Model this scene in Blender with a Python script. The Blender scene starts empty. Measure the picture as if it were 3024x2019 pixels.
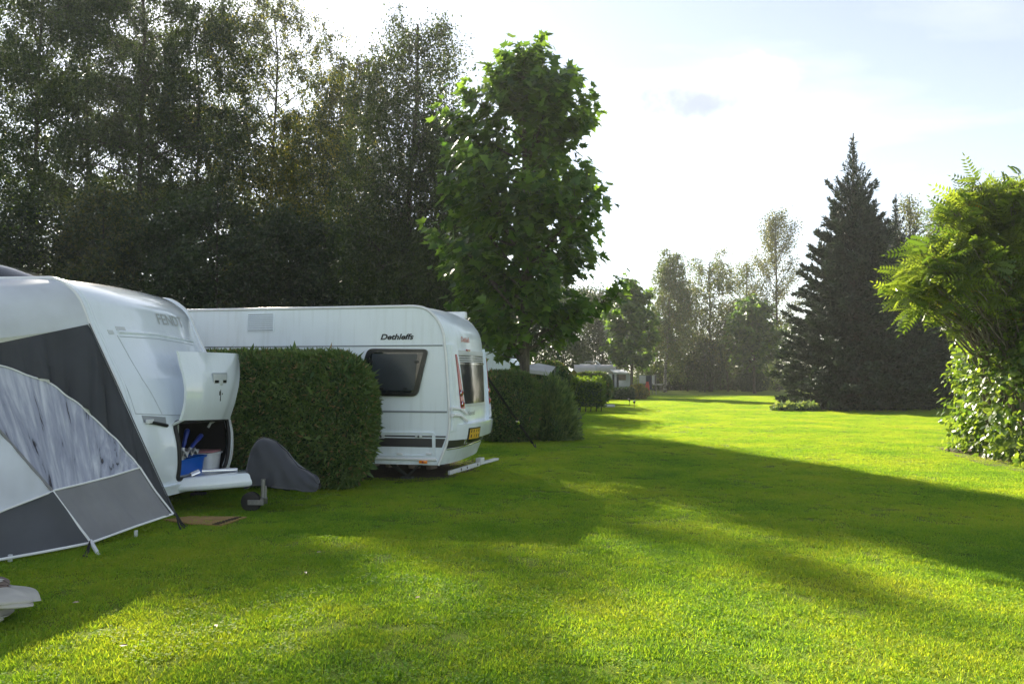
import bpy, bmesh, math, random
import numpy as np
from mathutils import Vector, Matrix, Euler, Quaternion
from mathutils.bvhtree import BVHTree

# ------------------------------------------------------------------ camera
scene = bpy.context.scene
col = scene.collection
F = 2200.0; CX, CY = 1512.0, 1009.5          # focal length and centre in photograph pixels
CAM_H = 1.60
PITCH = math.atan((1105 - CY) / F)
cd = bpy.data.cameras.new('camera'); cam = bpy.data.objects.new('camera', cd); col.objects.link(cam)
cd.sensor_width = 36.0; cd.lens = F / 3024 * 36.0
cd.clip_start = 0.05; cd.clip_end = 3000
cam.location = (0, 0, CAM_H); cam.rotation_euler = (math.pi / 2 + PITCH, 0, 0)
scene.camera = cam

# ------------------------------------------------------------------ light
SUN_EL, SUN_AZ = math.radians(30), math.radians(25)      # azimuth to the left of the view axis
SUN = Vector((-math.sin(SUN_AZ) * math.cos(SUN_EL), math.cos(SUN_AZ) * math.cos(SUN_EL), math.sin(SUN_EL)))
sd = bpy.data.lights.new('sun', 'SUN'); sun = bpy.data.objects.new('sun', sd); col.objects.link(sun)
sd.energy = 3.9; sd.angle = math.radians(0.55); sd.color = (1.0, 0.90, 0.74)
sun.rotation_euler = SUN.to_track_quat('Z', 'Y').to_euler(); sun.location = (-10, 20, 30)

world = bpy.data.worlds.new('World'); scene.world = world; world.use_nodes = True
wn, wl = world.node_tree.nodes, world.node_tree.links
wn.clear()
wout = wn.new('ShaderNodeOutputWorld'); bg = wn.new('ShaderNodeBackground')
sky = wn.new('ShaderNodeTexSky'); sky.sky_type = 'NISHITA'; sky.sun_disc = False
sky.sun_elevation = SUN_EL; sky.sun_rotation = -SUN_AZ
sky.altitude = 10; sky.air_density = 1.0; sky.dust_density = 0.3; sky.ozone_density = 1.0
bg.inputs['Strength'].default_value = 0.053
# thin high veil: the sky is pale, not deep blue
hs = wn.new('ShaderNodeHueSaturation'); hs.inputs['Saturation'].default_value = 0.56; hs.inputs['Value'].default_value = 1.0
wl.new(sky.outputs[0], hs.inputs['Color'])
tc = wn.new('ShaderNodeTexCoord')
sep = wn.new('ShaderNodeSeparateXYZ'); wl.new(tc.outputs['Generated'], sep.inputs[0])
# clouds: project the view direction onto a flat layer
def wmath(op, a, b=None, v=None):
    m = wn.new('ShaderNodeMath'); m.operation = op
    wl.new(a, m.inputs[0]) if not isinstance(a, (int, float)) else setattr(m.inputs[0], 'default_value', a)
    if b is not None:
        wl.new(b, m.inputs[1]) if not isinstance(b, (int, float)) else setattr(m.inputs[1], 'default_value', b)
    return m.outputs[0]
zz = wmath('ADD', wmath('MAXIMUM', sep.outputs[2], 0.0), 0.12)
comb = wn.new('ShaderNodeCombineXYZ')
wl.new(wmath('DIVIDE', sep.outputs[0], zz), comb.inputs[0]); wl.new(wmath('DIVIDE', sep.outputs[1], zz), comb.inputs[1])
nz = wn.new('ShaderNodeTexNoise'); nz.inputs['Scale'].default_value = 1.15; nz.inputs['Detail'].default_value = 9
nz.inputs['Roughness'].default_value = 0.52; nz.inputs['Distortion'].default_value = 0.25
mp = wn.new('ShaderNodeMapping'); mp.inputs['Location'].default_value = (3.1, 7.3, 0.0); mp.inputs['Scale'].default_value = (0.55, 1.0, 1.0)
wl.new(comb.outputs[0], mp.inputs[0]); wl.new(mp.outputs[0], nz.inputs[0])
cr = wn.new('ShaderNodeValToRGB'); cr.color_ramp.elements[0].position = 0.52; cr.color_ramp.elements[1].position = 0.80
wl.new(nz.outputs[0], cr.inputs[0])
# cloud brightness follows the sky behind it (thin cloud lit by the same sun)
hs2 = wn.new('ShaderNodeHueSaturation'); hs2.inputs['Saturation'].default_value = 0.25; hs2.inputs['Value'].default_value = 1.35
wl.new(sky.outputs[0], hs2.inputs['Color'])
mx = wn.new('ShaderNodeMix'); mx.data_type = 'RGBA'
wl.new(cr.outputs[0], mx.inputs['Factor']); wl.new(hs.outputs[0], mx.inputs['A']); wl.new(hs2.outputs[0], mx.inputs['B'])
# one small cumulus with a grey belly, low in the sky to the right
c0 = Vector(((2080 - CX) / F, 1.0, (1105 - 262) / F)).normalized(); e1 = Vector((c0.y, -c0.x, 0)).normalized(); e2 = e1.cross(c0).normalized()
def wdot(v):
    d = wn.new('ShaderNodeVectorMath'); d.operation = 'DOT_PRODUCT'; wl.new(tc.outputs['Generated'], d.inputs[0]); d.inputs[1].default_value = v; return d.outputs['Value']
front = wmath('MAXIMUM', wdot(c0), 0.05); ca = wmath('DIVIDE', wdot(e1), front); cb = wmath('DIVIDE', wdot(e2), front)
cc = wn.new('ShaderNodeCombineXYZ'); wl.new(ca, cc.inputs[0]); wl.new(cb, cc.inputs[1])
n5 = wn.new('ShaderNodeTexNoise'); n5.inputs['Scale'].default_value = 17.0; n5.inputs['Detail'].default_value = 7; n5.inputs['Roughness'].default_value = 0.6; wl.new(cc.outputs[0], n5.inputs['Vector'])
def blob(x, y, rx, ry, k):
    a = wmath('MULTIPLY', wmath('SUBTRACT', ca, x), 1 / rx); b = wmath('MULTIPLY', wmath('SUBTRACT', cb, y), 1 / ry)
    r2 = wmath('ADD', wmath('MULTIPLY', a, a), wmath('MULTIPLY', b, b)); m = wmath('SUBTRACT', 1.0, r2)
    m = wmath('ADD', m, wmath('MULTIPLY', wmath('SUBTRACT', n5.outputs[0], 0.5), 3.4))
    q = wn.new('ShaderNodeMapRange'); q.interpolation_type = 'SMOOTHSTEP'; q.inputs['From Min'].default_value = 0.0; q.inputs['From Max'].default_value = 1.2; q.inputs['To Max'].default_value = k; wl.new(m, q.inputs['Value']); return q.outputs[0]
def lay(prev, fac, sat, val):
    h = wn.new('ShaderNodeHueSaturation'); h.inputs['Saturation'].default_value = sat; h.inputs['Value'].default_value = val; wl.new(sky.outputs[0], h.inputs['Color'])
    q = wn.new('ShaderNodeMix'); q.data_type = 'RGBA'; wl.new(fac, q.inputs['Factor']); wl.new(prev, q.inputs['A']); wl.new(h.outputs[0], q.inputs['B']); return q.outputs['Result']
res = lay(mx.outputs['Result'], blob(.045, .014, .085, .028, .9), .10, 1.30)
res = lay(res, blob(-.030, -.010, .095, .026, .8), .4, .62)
wl.new(res, bg.inputs['Color']); wl.new(bg.outputs[0], wout.inputs['Surface'])

scene.view_settings.view_transform = 'Standard'; scene.view_settings.look = 'None'
scene.view_settings.gamma = 1.0; scene.view_settings.exposure = 1.97
scene.cycles.use_denoising = True
scene.cycles.max_bounces = 8; scene.cycles.transparent_max_bounces = 8
scene.cycles.diffuse_bounces = 4; scene.cycles.transmission_bounces = 6; scene.cycles.volume_bounces = 1
scene.cycles.sample_clamp_indirect = 6.0
scene.cycles.caustics_reflective = False; scene.cycles.caustics_refractive = False

# ------------------------------------------------------------------ helpers
RNG = np.random.default_rng(7)
_cp, _sp = math.cos(PITCH), math.sin(PITCH)
def ray(x, y):
    a, b = (x - CX) / F, (CY - y) / F
    return Vector((a, _cp - b * _sp, _sp + b * _cp))
CAM = Vector((0, 0, CAM_H))
def ground(x, y, z=0.0):                       # photograph pixel -> point at height z
    r = ray(x, y); return CAM + r * ((z - CAM_H) / r.z)
def at_depth(x, y, D):                         # photograph pixel -> point on the plane Y = D
    r = ray(x, y); return CAM + r * (D / r.y)
def on_plane(x, y, p0, n):
    r = ray(x, y); return CAM + r * ((p0 - CAM).dot(n) / r.dot(n))

class Frame:                                   # local axes of a caravan: x along it, y across it (away), z up
    def __init__(s, o, yaw):
        s.o = Vector(o); s.yaw = yaw
        s.ex = Vector((math.cos(yaw), -math.sin(yaw), 0)); s.ey = Vector((math.sin(yaw), math.cos(yaw), 0)); s.ez = Vector((0, 0, 1))
    def side(s, x, y, yl=0.0):                 # pixel -> (x, z) on the side plane
        p = on_plane(x, y, s.o + s.ey * yl, s.ey) - s.o; return p.dot(s.ex), p.z
    def end(s, x, y, xl=0.0):                  # pixel -> (y, z) on an end plane
        p = on_plane(x, y, s.o + s.ex * xl, s.ex) - s.o; return p.dot(s.ey), p.z
    def place(s, ob): ob.location = s.o; ob.rotation_euler = (0, 0, -s.yaw)

# ---- materials
MATS = {}
def nodes_of(name):
    m = bpy.data.materials.new(name); m.use_nodes = True
    nt = m.node_tree; nt.nodes.clear(); MATS[name] = m
    return m, nt.nodes, nt.links
def plain(name, c, rough=0.5, metal=0.0, spec=0.5, coat=0.0, var=0.06, scale=6.0, bump=0.0, bscale=60.0, sheen=0.0, dirt=0.0, trans=0.0, alpha=1.0):
    m, n, l = nodes_of(name)
    out = n.new('ShaderNodeOutputMaterial'); b = n.new('ShaderNodeBsdfPrincipled')
    b.inputs['Roughness'].default_value = rough; b.inputs['Metallic'].default_value = metal
    b.inputs['Specular IOR Level'].default_value = spec; b.inputs['Coat Weight'].default_value = coat
    b.inputs['Coat Roughness'].default_value = 0.06; b.inputs['Sheen Weight'].default_value = sheen
    b.inputs['Transmission Weight'].default_value = trans; b.inputs['Alpha'].default_value = alpha
    tx = n.new('ShaderNodeTexCoord'); nz = n.new('ShaderNodeTexNoise'); nz.inputs['Scale'].default_value = scale; nz.inputs['Detail'].default_value = 6
    l.new(tx.outputs['Object'], nz.inputs['Vector'])
    rp = n.new('ShaderNodeMapRange'); rp.inputs['From Min'].default_value = 0.3; rp.inputs['From Max'].default_value = 0.7
    rp.inputs['To Min'].default_value = 1 - var; rp.inputs['To Max'].default_value = 1 + var
    l.new(nz.outputs[0], rp.inputs['Value'])
    mul = n.new('ShaderNodeVectorMath'); mul.operation = 'SCALE'; mul.inputs[0].default_value = c[:3]
    l.new(rp.outputs[0], mul.inputs['Scale'])
    src = mul.outputs[0]
    if dirt > 0:                               # faint streaks of grime running down the skin
        mpn = n.new('ShaderNodeMapping'); mpn.inputs['Scale'].default_value = (9, 9, 0.8); l.new(tx.outputs['Object'], mpn.inputs[0])
        n2 = n.new('ShaderNodeTexNoise'); n2.inputs['Scale'].default_value = 1.4; n2.inputs['Detail'].default_value = 7; l.new(mpn.outputs[0], n2.inputs['Vector'])
        r2 = n.new('ShaderNodeMapRange'); r2.inputs['From Min'].default_value = 0.5; r2.inputs['From Max'].default_value = 0.8; r2.inputs['To Max'].default_value = dirt
        l.new(n2.outputs[0], r2.inputs['Value'])
        mxx = n.new('ShaderNodeMix'); mxx.data_type = 'RGBA'; l.new(r2.outputs[0], mxx.inputs['Factor']); l.new(src, mxx.inputs['A'])
        mxx.inputs['B'].default_value = (c[0] * .45, c[1] * .45, c[2] * .38, 1); src = mxx.outputs['Result']
    l.new(src, b.inputs['Base Color'])
    if bump > 0:
        n3 = n.new('ShaderNodeTexNoise'); n3.inputs['Scale'].default_value = bscale; n3.inputs['Detail'].default_value = 4; l.new(tx.outputs['Object'], n3.inputs['Vector'])
        bp = n.new('ShaderNodeBump'); bp.inputs['Strength'].default_value = bump; bp.inputs['Distance'].default_value = 0.02
        l.new(n3.outputs[0], bp.inputs['Height']); l.new(bp.outputs[0], b.inputs['Normal'])
    l.new(b.outputs[0], out.inputs[0]); return m
def leafmat(name, c0, c1, c2=None, trans=0.45, tcol=1.9, rough=0.45, spec=0.4, clump=0.8, cscale=0.9, yellow=None, yfrac=0.0):
    """leaf shader: colour by a random value per leaf and a soft clump noise, lit through from behind"""
    m, n, l = nodes_of(name)
    out = n.new('ShaderNodeOutputMaterial'); b = n.new('ShaderNodeBsdfPrincipled'); tr = n.new('ShaderNodeBsdfTranslucent')
    b.inputs['Roughness'].default_value = rough; b.inputs['Specular IOR Level'].default_value = spec
    at = n.new('ShaderNodeAttribute'); at.attribute_name = 'rnd'
    geo = n.new('ShaderNodeNewGeometry'); nz = n.new('ShaderNodeTexNoise'); nz.inputs['Scale'].default_value = cscale; nz.inputs['Detail'].default_value = 3
    l.new(geo.outputs['Position'], nz.inputs['Vector'])
    ma = n.new('ShaderNodeMath'); ma.operation = 'MULTIPLY_ADD'; ma.inputs[1].default_value = clump; ma.inputs[2].default_value = -clump * 0.5
    l.new(nz.outputs[0], ma.inputs[0])
    ad = n.new('ShaderNodeMath'); ad.operation = 'ADD'; ad.use_clamp = True; l.new(ma.outputs[0], ad.inputs[0]); l.new(at.outputs['Fac'], ad.inputs[1])
    cr = n.new('ShaderNodeValToRGB'); e = cr.color_ramp.elements
    e[0].color = (*c0, 1); e[0].position = 0.1; e[1].color = (*c1, 1); e[1].position = 0.9
    if c2: k = e.new(0.5); k.color = (*c2, 1)
    l.new(ad.outputs[0], cr.inputs[0]); csrc = cr.outputs[0]
    if yellow:                                 # now and then a turned leaf
        gt = n.new('ShaderNodeMath'); gt.operation = 'GREATER_THAN'; gt.inputs[1].default_value = 1 - yfrac; l.new(at.outputs['Fac'], gt.inputs[0])
        my = n.new('ShaderNodeMix'); my.data_type = 'RGBA'; l.new(gt.outputs[0], my.inputs['Factor']); l.new(csrc, my.inputs['A']); my.inputs['B'].default_value = (*yellow, 1); csrc = my.outputs['Result']
    l.new(csrc, b.inputs['Base Color'])
    sc = n.new('ShaderNodeVectorMath'); sc.operation = 'MULTIPLY'; sc.inputs[1].default_value = (tcol * 1.12, tcol, tcol * 0.45)
    l.new(csrc, sc.inputs[0]); l.new(sc.outputs[0], tr.inputs['Color'])
    mx = n.new('ShaderNodeMixShader'); mx.inputs[0].default_value = trans
    l.new(b.outputs[0], mx.inputs[1]); l.new(tr.outputs[0], mx.inputs[2]); l.new(mx.outputs[0], out.inputs[0]); return m
def fabric(name, c, rough=0.7, trans=0.25, bump=0.25, spec=0.3, fold=3.0):
    m, n, l = nodes_of(name)
    out = n.new('ShaderNodeOutputMaterial'); b = n.new('ShaderNodeBsdfPrincipled'); tr = n.new('ShaderNodeBsdfTranslucent')
    b.inputs['Roughness'].default_value = rough; b.inputs['Specular IOR Level'].default_value = spec
    tx = n.new('ShaderNodeTexCoord'); nz = n.new('ShaderNodeTexNoise'); nz.inputs['Scale'].default_value = fold; nz.inputs['Detail'].default_value = 5
    l.new(tx.outputs['Object'], nz.inputs['Vector'])
    rp = n.new('ShaderNodeMapRange'); rp.inputs['From Min'].default_value = 0.3; rp.inputs['From Max'].default_value = 0.7
    rp.inputs['To Min'].default_value = 0.88; rp.inputs['To Max'].default_value = 1.1; l.new(nz.outputs[0], rp.inputs['Value'])
    mul = n.new('ShaderNodeVectorMath'); mul.operation = 'SCALE'; mul.inputs[0].default_value = c; l.new(rp.outputs[0], mul.inputs['Scale'])
    l.new(mul.outputs[0], b.inputs['Base Color']); l.new(mul.outputs[0], tr.inputs['Color'])
    bp = n.new('ShaderNodeBump'); bp.inputs['Strength'].default_value = bump; bp.inputs['Distance'].default_value = 0.03
    l.new(nz.outputs[0], bp.inputs['Height']); l.new(bp.outputs[0], b.inputs['Normal'])
    mx = n.new('ShaderNodeMixShader'); mx.inputs[0].default_value = trans
    l.new(b.outputs[0], mx.inputs[1]); l.new(tr.outputs[0], mx.inputs[2]); l.new(mx.outputs[0], out.inputs[0]); return m

# ---- things and parts
def tag(o, label=None, cat=None, group=None, kind=None):
    if label: o['label'] = label
    if cat: o['category'] = cat
    if group: o['group'] = group
    if kind: o['kind'] = kind
    return o
def thing(name, label, cat, loc=(0, 0, 0), rz=0.0, group=None):
    o = bpy.data.objects.new(name, None); col.objects.link(o); o.empty_display_size = 0.2
    o.location = loc; o.rotation_euler = (0, 0, rz); return tag(o, label, cat, group)
def link(name, me, mat, parent=None, smooth=None):
    if mat is not None and len(me.materials) == 0: me.materials.append(MATS[mat] if isinstance(mat, str) else mat)
    if smooth is not None:
        me.polygons.foreach_set('use_smooth', np.ones(len(me.polygons), bool))
        if smooth < 180: me.set_sharp_from_angle(angle=math.radians(smooth))
    o = bpy.data.objects.new(name, me); col.objects.link(o)
    if parent is not None: o.parent = parent
    return o
class MB:
    """collects shapes into one mesh"""
    def __init__(s): s.v = []; s.f = []
    def add(s, vs, fs):
        k = len(s.v); s.v += [tuple(p) for p in vs]; s.f += [tuple(i + k for i in f) for f in fs]; return s
    def box(s, x0, x1, y0, y1, z0, z1, M=None, bev=0.0):
        bm = bmesh.new(); bmesh.ops.create_cube(bm, size=1.0)
        for v in bm.verts: v.co = Vector(((x0 + x1) / 2 + v.co.x * (x1 - x0), (y0 + y1) / 2 + v.co.y * (y1 - y0), (z0 + z1) / 2 + v.co.z * (z1 - z0)))
        if bev > 0: bmesh.ops.bevel(bm, geom=bm.edges[:], offset=bev, segments=2, affect='EDGES', profile=0.6)
        if M is not None: bmesh.ops.transform(bm, matrix=M, verts=bm.verts)
        bm.verts.index_update(); s.add([v.co for v in bm.verts], [[v.index for v in f.verts] for f in bm.faces]); bm.free(); return s
    def tube(s, pts, r, n=8, cap=True):
        pts = [Vector(p) for p in pts]; rs = r if hasattr(r, '__len__') else [r] * len(pts)
        k = len(s.v); up = None
        for i, p in enumerate(pts):
            t = (pts[min(i + 1, len(pts) - 1)] - pts[max(i - 1, 0)])
            t = t.normalized() if t.length > 1e-9 else Vector((0, 0, 1))
            if up is None: up = t.orthogonal().normalized()
            u = (up - t * up.dot(t)); u = u.normalized() if u.length > 1e-6 else t.orthogonal().normalized(); up = u; w = t.cross(u)
            for j in range(n):
                a = 2 * math.pi * j / n; s.v.append(tuple(p + (u * math.cos(a) + w * math.sin(a)) * rs[i]))
        for i in range(len(pts) - 1):
            for j in range(n):
                a, b = k + i * n + j, k + i * n + (j + 1) % n; s.f.append((a, b, b + n, a + n))
        if cap:
            s.f.append(tuple(k + j for j in reversed(range(n)))); e = k + (len(pts) - 1) * n; s.f.append(tuple(e + j for j in range(n)))
        return s
    def lathe(s, prof, n=20, M=None):
        vs = []; m = len(prof)
        for j in range(n):
            a = 2 * math.pi * j / n
            for r, z in prof: vs.append(Vector((r * math.cos(a), r * math.sin(a), z)))
        if M is not None: vs = [M @ v for v in vs]
        fs = [(j * m + i, ((j + 1) % n) * m + i, ((j + 1) % n) * m + i + 1, j * m + i + 1) for j in range(n) for i in range(m - 1)]
        return s.add(vs, fs)
    def grid(s, P, closed=False):
        """P[i][j] -> quads"""
        k = len(s.v); n, m = len(P), len(P[0])
        for r in P: s.v += [tuple(p) for p in r]
        for i in range(n - 1):
            for j in range(m - 1): s.f.append((k + i * m + j, k + i * m + j + 1, k + (i + 1) * m + j + 1, k + (i + 1) * m + j))
        return s
    def slab(s, P, N, t):
        """grid P pushed out by t along N (grid of normals, or one vector): a closed sheet with thickness"""
        n, m = len(P), len(P[0])
        nn = N if isinstance(N, list) else [[N] * m for _ in range(n)]
        Q = [[Vector(P[i][j]) + Vector(nn[i][j]) * t for j in range(m)] for i in range(n)]
        k = len(s.v); s.grid(Q); k2 = len(s.v); s.grid([[P[i][j] for j in reversed(range(m))] for i in range(n)])
        def a(i, j): return k + i * m + j
        def b(i, j): return k2 + i * m + (m - 1 - j)
        for j in range(m - 1):
            s.f.append((a(0, j + 1), a(0, j), b(0, j), b(0, j + 1))); s.f.append((a(n - 1, j), a(n - 1, j + 1), b(n - 1, j + 1), b(n - 1, j)))
        for i in range(n - 1):
            s.f.append((a(i, 0), a(i + 1, 0), b(i + 1, 0), b(i, 0))); s.f.append((a(i + 1, m - 1), a(i, m - 1), b(i, m - 1), b(i + 1, m - 1)))
        return s
    def prism(s, poly, ext):
        """polygon (3D points) extruded by vector ext"""
        n = len(poly); k = len(s.v); e = Vector(ext)
        s.v += [tuple(Vector(p)) for p in poly] + [tuple(Vector(p) + e) for p in poly]
        s.f.append(tuple(k + i for i in reversed(range(n)))); s.f.append(tuple(k + n + i for i in range(n)))
        for i in range(n): j = (i + 1) % n; s.f.append((k + i, k + j, k + n + j, k + n + i))
        return s
    def mesh(s, name):
        me = bpy.data.meshes.new(name); me.from_pydata(s.v, [], s.f); me.update(); return me
    def build(s, name, mat, parent=None, smooth=None, recalc=True):
        me = s.mesh(name)
        if recalc:
            bm = bmesh.new(); bm.from_mesh(me); bmesh.ops.recalc_face_normals(bm, faces=bm.faces); bm.to_mesh(me); bm.free()
        return link(name, me, mat, parent, smooth)
def copy_tree(o, parent=None):
    c = o.copy(); col.objects.link(c); c.parent = parent
    for ch in list(o.children): copy_tree(ch, c)
    return c
def text_mesh(s, size, shear=0.0, bold=0.0, depth=0.002, stretch=1.0):
    cu = bpy.data.curves.new('lettering', 'FONT'); cu.body = s; cu.size = size; cu.shear = shear; cu.offset = bold; cu.extrude = depth
    cu.align_x = 'CENTER'; cu.align_y = 'CENTER'; cu.resolution_u = 3; cu.space_character = stretch
    o = bpy.data.objects.new('lettering', cu); col.objects.link(o)
    dg = bpy.context.evaluated_depsgraph_get(); dg.update()
    me = bpy.data.meshes.new_from_object(o.evaluated_get(dg)); bpy.data.objects.remove(o); bpy.data.curves.remove(cu); me.materials.clear(); return me
def round_poly(pts, r, n=4):
    """2D polygon with rounded corners"""
    out = []; m = len(pts); rr = r if hasattr(r, '__len__') else [r] * m
    for i in range(m):
        p = Vector(pts[i]); a = Vector(pts[i - 1]) - p; b = Vector(pts[(i + 1) % m]) - p
        k = min(rr[i], a.length * .48, b.length * .48); s, e = p + a.normalized() * k, p + b.normalized() * k
        for j in range(n + 1):
            t = j / n; out.append(tuple(s * (1 - t) ** 2 + p * 2 * t * (1 - t) + e * t ** 2))
    return out
# ---- fast clouds of small faces
def raw_mesh(name, V, L, S):
    """V (n,3) vertices, L flat loop indices, S loop counts per face"""
    me = bpy.data.meshes.new(name); me.vertices.add(len(V)); me.vertices.foreach_set('co', np.ascontiguousarray(V, np.float32).ravel())
    me.loops.add(len(L)); me.loops.foreach_set('vertex_index', np.ascontiguousarray(L, np.int32))
    me.polygons.add(len(S)); st = np.concatenate([[0], np.cumsum(S)[:-1]])
    me.polygons.foreach_set('loop_start', st.astype(np.int32)); me.update(calc_edges=True); return me
def cloud(name, tv, tf, pos, axis, nrm, size, rnd=None, rng=RNG):
    """copies of a little template (x across, y along, z out) at pos, y along axis, z about nrm"""
    tv = np.array(tv, float); N = len(pos)
    a = axis / (np.linalg.norm(axis, axis=1, keepdims=True) + 1e-9)
    x = np.cross(a, nrm); x /= (np.linalg.norm(x, axis=1, keepdims=True) + 1e-9); z = np.cross(x, a)
    sz = np.broadcast_to(np.asarray(size, float), (N,))[:, None, None]
    V = pos[:, None, :] + sz * (tv[None, :, 0:1] * x[:, None] + tv[None, :, 1:2] * a[:, None] + tv[None, :, 2:3] * z[:, None])
    k = len(tv); fl = np.concatenate([np.array(f) for f in tf]); S1 = np.array([len(f) for f in tf])
    L = (fl[None, :] + (np.arange(N) * k)[:, None]).ravel(); S = np.tile(S1, N)
    me = raw_mesh(name, V.reshape(-1, 3), L, S)
    r = rng.random(N) if rnd is None else rnd
    at = me.attributes.new('rnd', 'FLOAT', 'FACE'); at.data.foreach_set('value', np.repeat(r, len(tf)).astype(np.float32))
    return me
KITE = ([(0, 0, 0), (-.36, .45, .07), (0, 1, -.03), (.36, .45, .07)], [(0, 3, 2, 1)])
NARROW = ([(0, 0, 0), (-.15, .4, .04), (0, 1, 0), (.15, .4, .04)], [(0, 3, 2, 1)])
OVAL = ([(0, 0, 0), (-.2, .3, .05), (-.2, .7, .04), (0, 1, -.06), (.2, .7, .04), (.2, .3, .05), (0, .5, -.02)],
        [(0, 6, 2, 1), (6, 3, 2), (0, 5, 4, 6), (6, 4, 3)])
_mp = [(0, 0), (-.16, .04), (-.5, .06), (-.30, .26), (-.56, .50), (-.26, .50), (-.20, .62), (0, 1.0), (.20, .62), (.26, .50), (.56, .50), (.30, .26), (.5, .06), (.16, .04)]
LOBED = ([(0, .32, -.03)] + [(x, y, .10 * abs(x) * 2 - .05 * y) for x, y in _mp], [(0, 1 + (i + 1) % 14, 1 + i) for i in range(14)])
def unit(a): return a / (np.linalg.norm(a, axis=-1, keepdims=True) + 1e-9)
# ------------------------------------------------------------------ materials
plain('white_skin', (0.79, 0.86, 0.92), rough=0.28, spec=0.5, coat=0.35, var=0.02, scale=2.5, dirt=0.22)  # white paint tinted blue to carry the sky's fill light
plain('gloss_white', (0.80, 0.86, 0.92), rough=0.12, spec=0.5, coat=0.8, var=0.02, scale=2.5, dirt=0.10)  # same bluish skylight tint mixed into the white
plain('rail_white', (0.78, 0.79, 0.80), rough=0.25, var=0.04, scale=12)
plain('groove_grey', (0.20, 0.23, 0.26), rough=0.5)
plain('seam_grey', (0.42, 0.46, 0.50), rough=0.45)
plain('dark_stripe', (0.045, 0.042, 0.046), rough=0.35, coat=0.3)
plain('black_rubber', (0.012, 0.012, 0.013), rough=0.6, bump=0.1)
plain('black_frame', (0.006, 0.007, 0.009), rough=0.28, coat=0.1)
plain('smoked_pane', (0.012, 0.016, 0.020), rough=0.06, spec=0.6, coat=0.6, var=0.25, scale=3)
plain('blind_grey', (0.035, 0.043, 0.052), rough=0.3, coat=0.15, var=0.18, scale=3)
plain('blind_dark', (0.035, 0.038, 0.042), rough=0.12, coat=0.5, var=0.3, scale=4)
plain('chrome', (0.75, 0.76, 0.77), rough=0.14, metal=1.0)
plain('grey_plastic', (0.30, 0.32, 0.34), rough=0.4)
plain('pale_plastic', (0.58, 0.61, 0.62), rough=0.35)
plain('red_lens', (0.30, 0.012, 0.02), rough=0.12, coat=0.8)
plain('orange_lens', (0.85, 0.24, 0.01), rough=0.15, coat=0.8)
plain('yellow_plate', (0.72, 0.42, 0.03), rough=0.4)
plain('ink', (0.012, 0.013, 0.018), rough=0.5)
plain('red_ink', (0.62, 0.30, 0.26), rough=0.5)
plain('grey_ink', (0.42, 0.44, 0.43), rough=0.35)
plain('steel', (0.22, 0.22, 0.22), rough=0.45, metal=0.8, var=0.2, scale=20)
plain('dark_steel', (0.06, 0.06, 0.06), rough=0.6, metal=0.4, var=0.2, scale=20)
plain('tyre', (0.018, 0.017, 0.017), rough=0.8, bump=0.3)
plain('cover_grey', (0.033, 0.036, 0.048), rough=0.62, bump=0.3, bscale=9, sheen=0.3, var=0.12)
plain('interior_dark', (0.010, 0.010, 0.012), rough=0.9)
plain('blue_plastic', (0.012, 0.13, 0.55), rough=0.3)
plain('blue_grip', (0.01, 0.035, 0.28), rough=0.4)
plain('white_plastic', (0.72, 0.74, 0.75), rough=0.35)
plain('yellow_foam', (0.75, 0.55, 0.01), rough=0.7)
plain('pink_cloth', (0.5, 0.22, 0.24), rough=0.9, bump=0.4)
plain('white_cloth', (0.62, 0.61, 0.59), rough=0.85, bump=0.3, bscale=20)
plain('straw_mat', (0.34, 0.21, 0.075), rough=0.9, bump=0.6, bscale=70, var=0.2)
plain('mat_mark', (0.05, 0.035, 0.018), rough=0.9)
plain('cardboard', (0.34, 0.26, 0.18), rough=0.9)
plain('paver', (0.30, 0.25, 0.21), rough=0.95, bump=0.5, bscale=30, var=0.2)
plain('soil', (0.085, 0.058, 0.038), rough=1.0, bump=1.0, bscale=18, var=0.35, scale=9)
plain('wood_grey', (0.16, 0.13, 0.10), rough=0.85, bump=0.4, bscale=40)
plain('webbing', (0.012, 0.013, 0.014), rough=0.8)
plain('lilac_vinyl', (0.62, 0.58, 0.61), rough=0.5)
plain('brown_cloth', (0.16, 0.12, 0.10), rough=0.9)
plain('navy_cloth', (0.02, 0.03, 0.06), rough=0.9)
plain('red_plastic', (0.55, 0.05, 0.02), rough=0.4)
fabric('tent_light', (0.78, 0.81, 0.87), rough=0.55, trans=0.32, bump=0.10, fold=2.0)
fabric('tent_mid', (0.27, 0.27, 0.285), rough=0.7, trans=0.15, bump=0.25)
fabric('tent_slate', (0.10, 0.105, 0.12), rough=0.75, trans=0.12, bump=0.2)
fabric('tent_dark', (0.060, 0.064, 0.072), rough=0.8, trans=0.08, bump=0.15)
fabric('tarp_cream', (0.56, 0.54, 0.48), rough=0.5, trans=0.2, bump=0.3, fold=5)
fabric('laundry_white', (0.70, 0.70, 0.70), rough=0.8, trans=0.4)
plain('piping', (0.80, 0.81, 0.82), rough=0.4)
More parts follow.
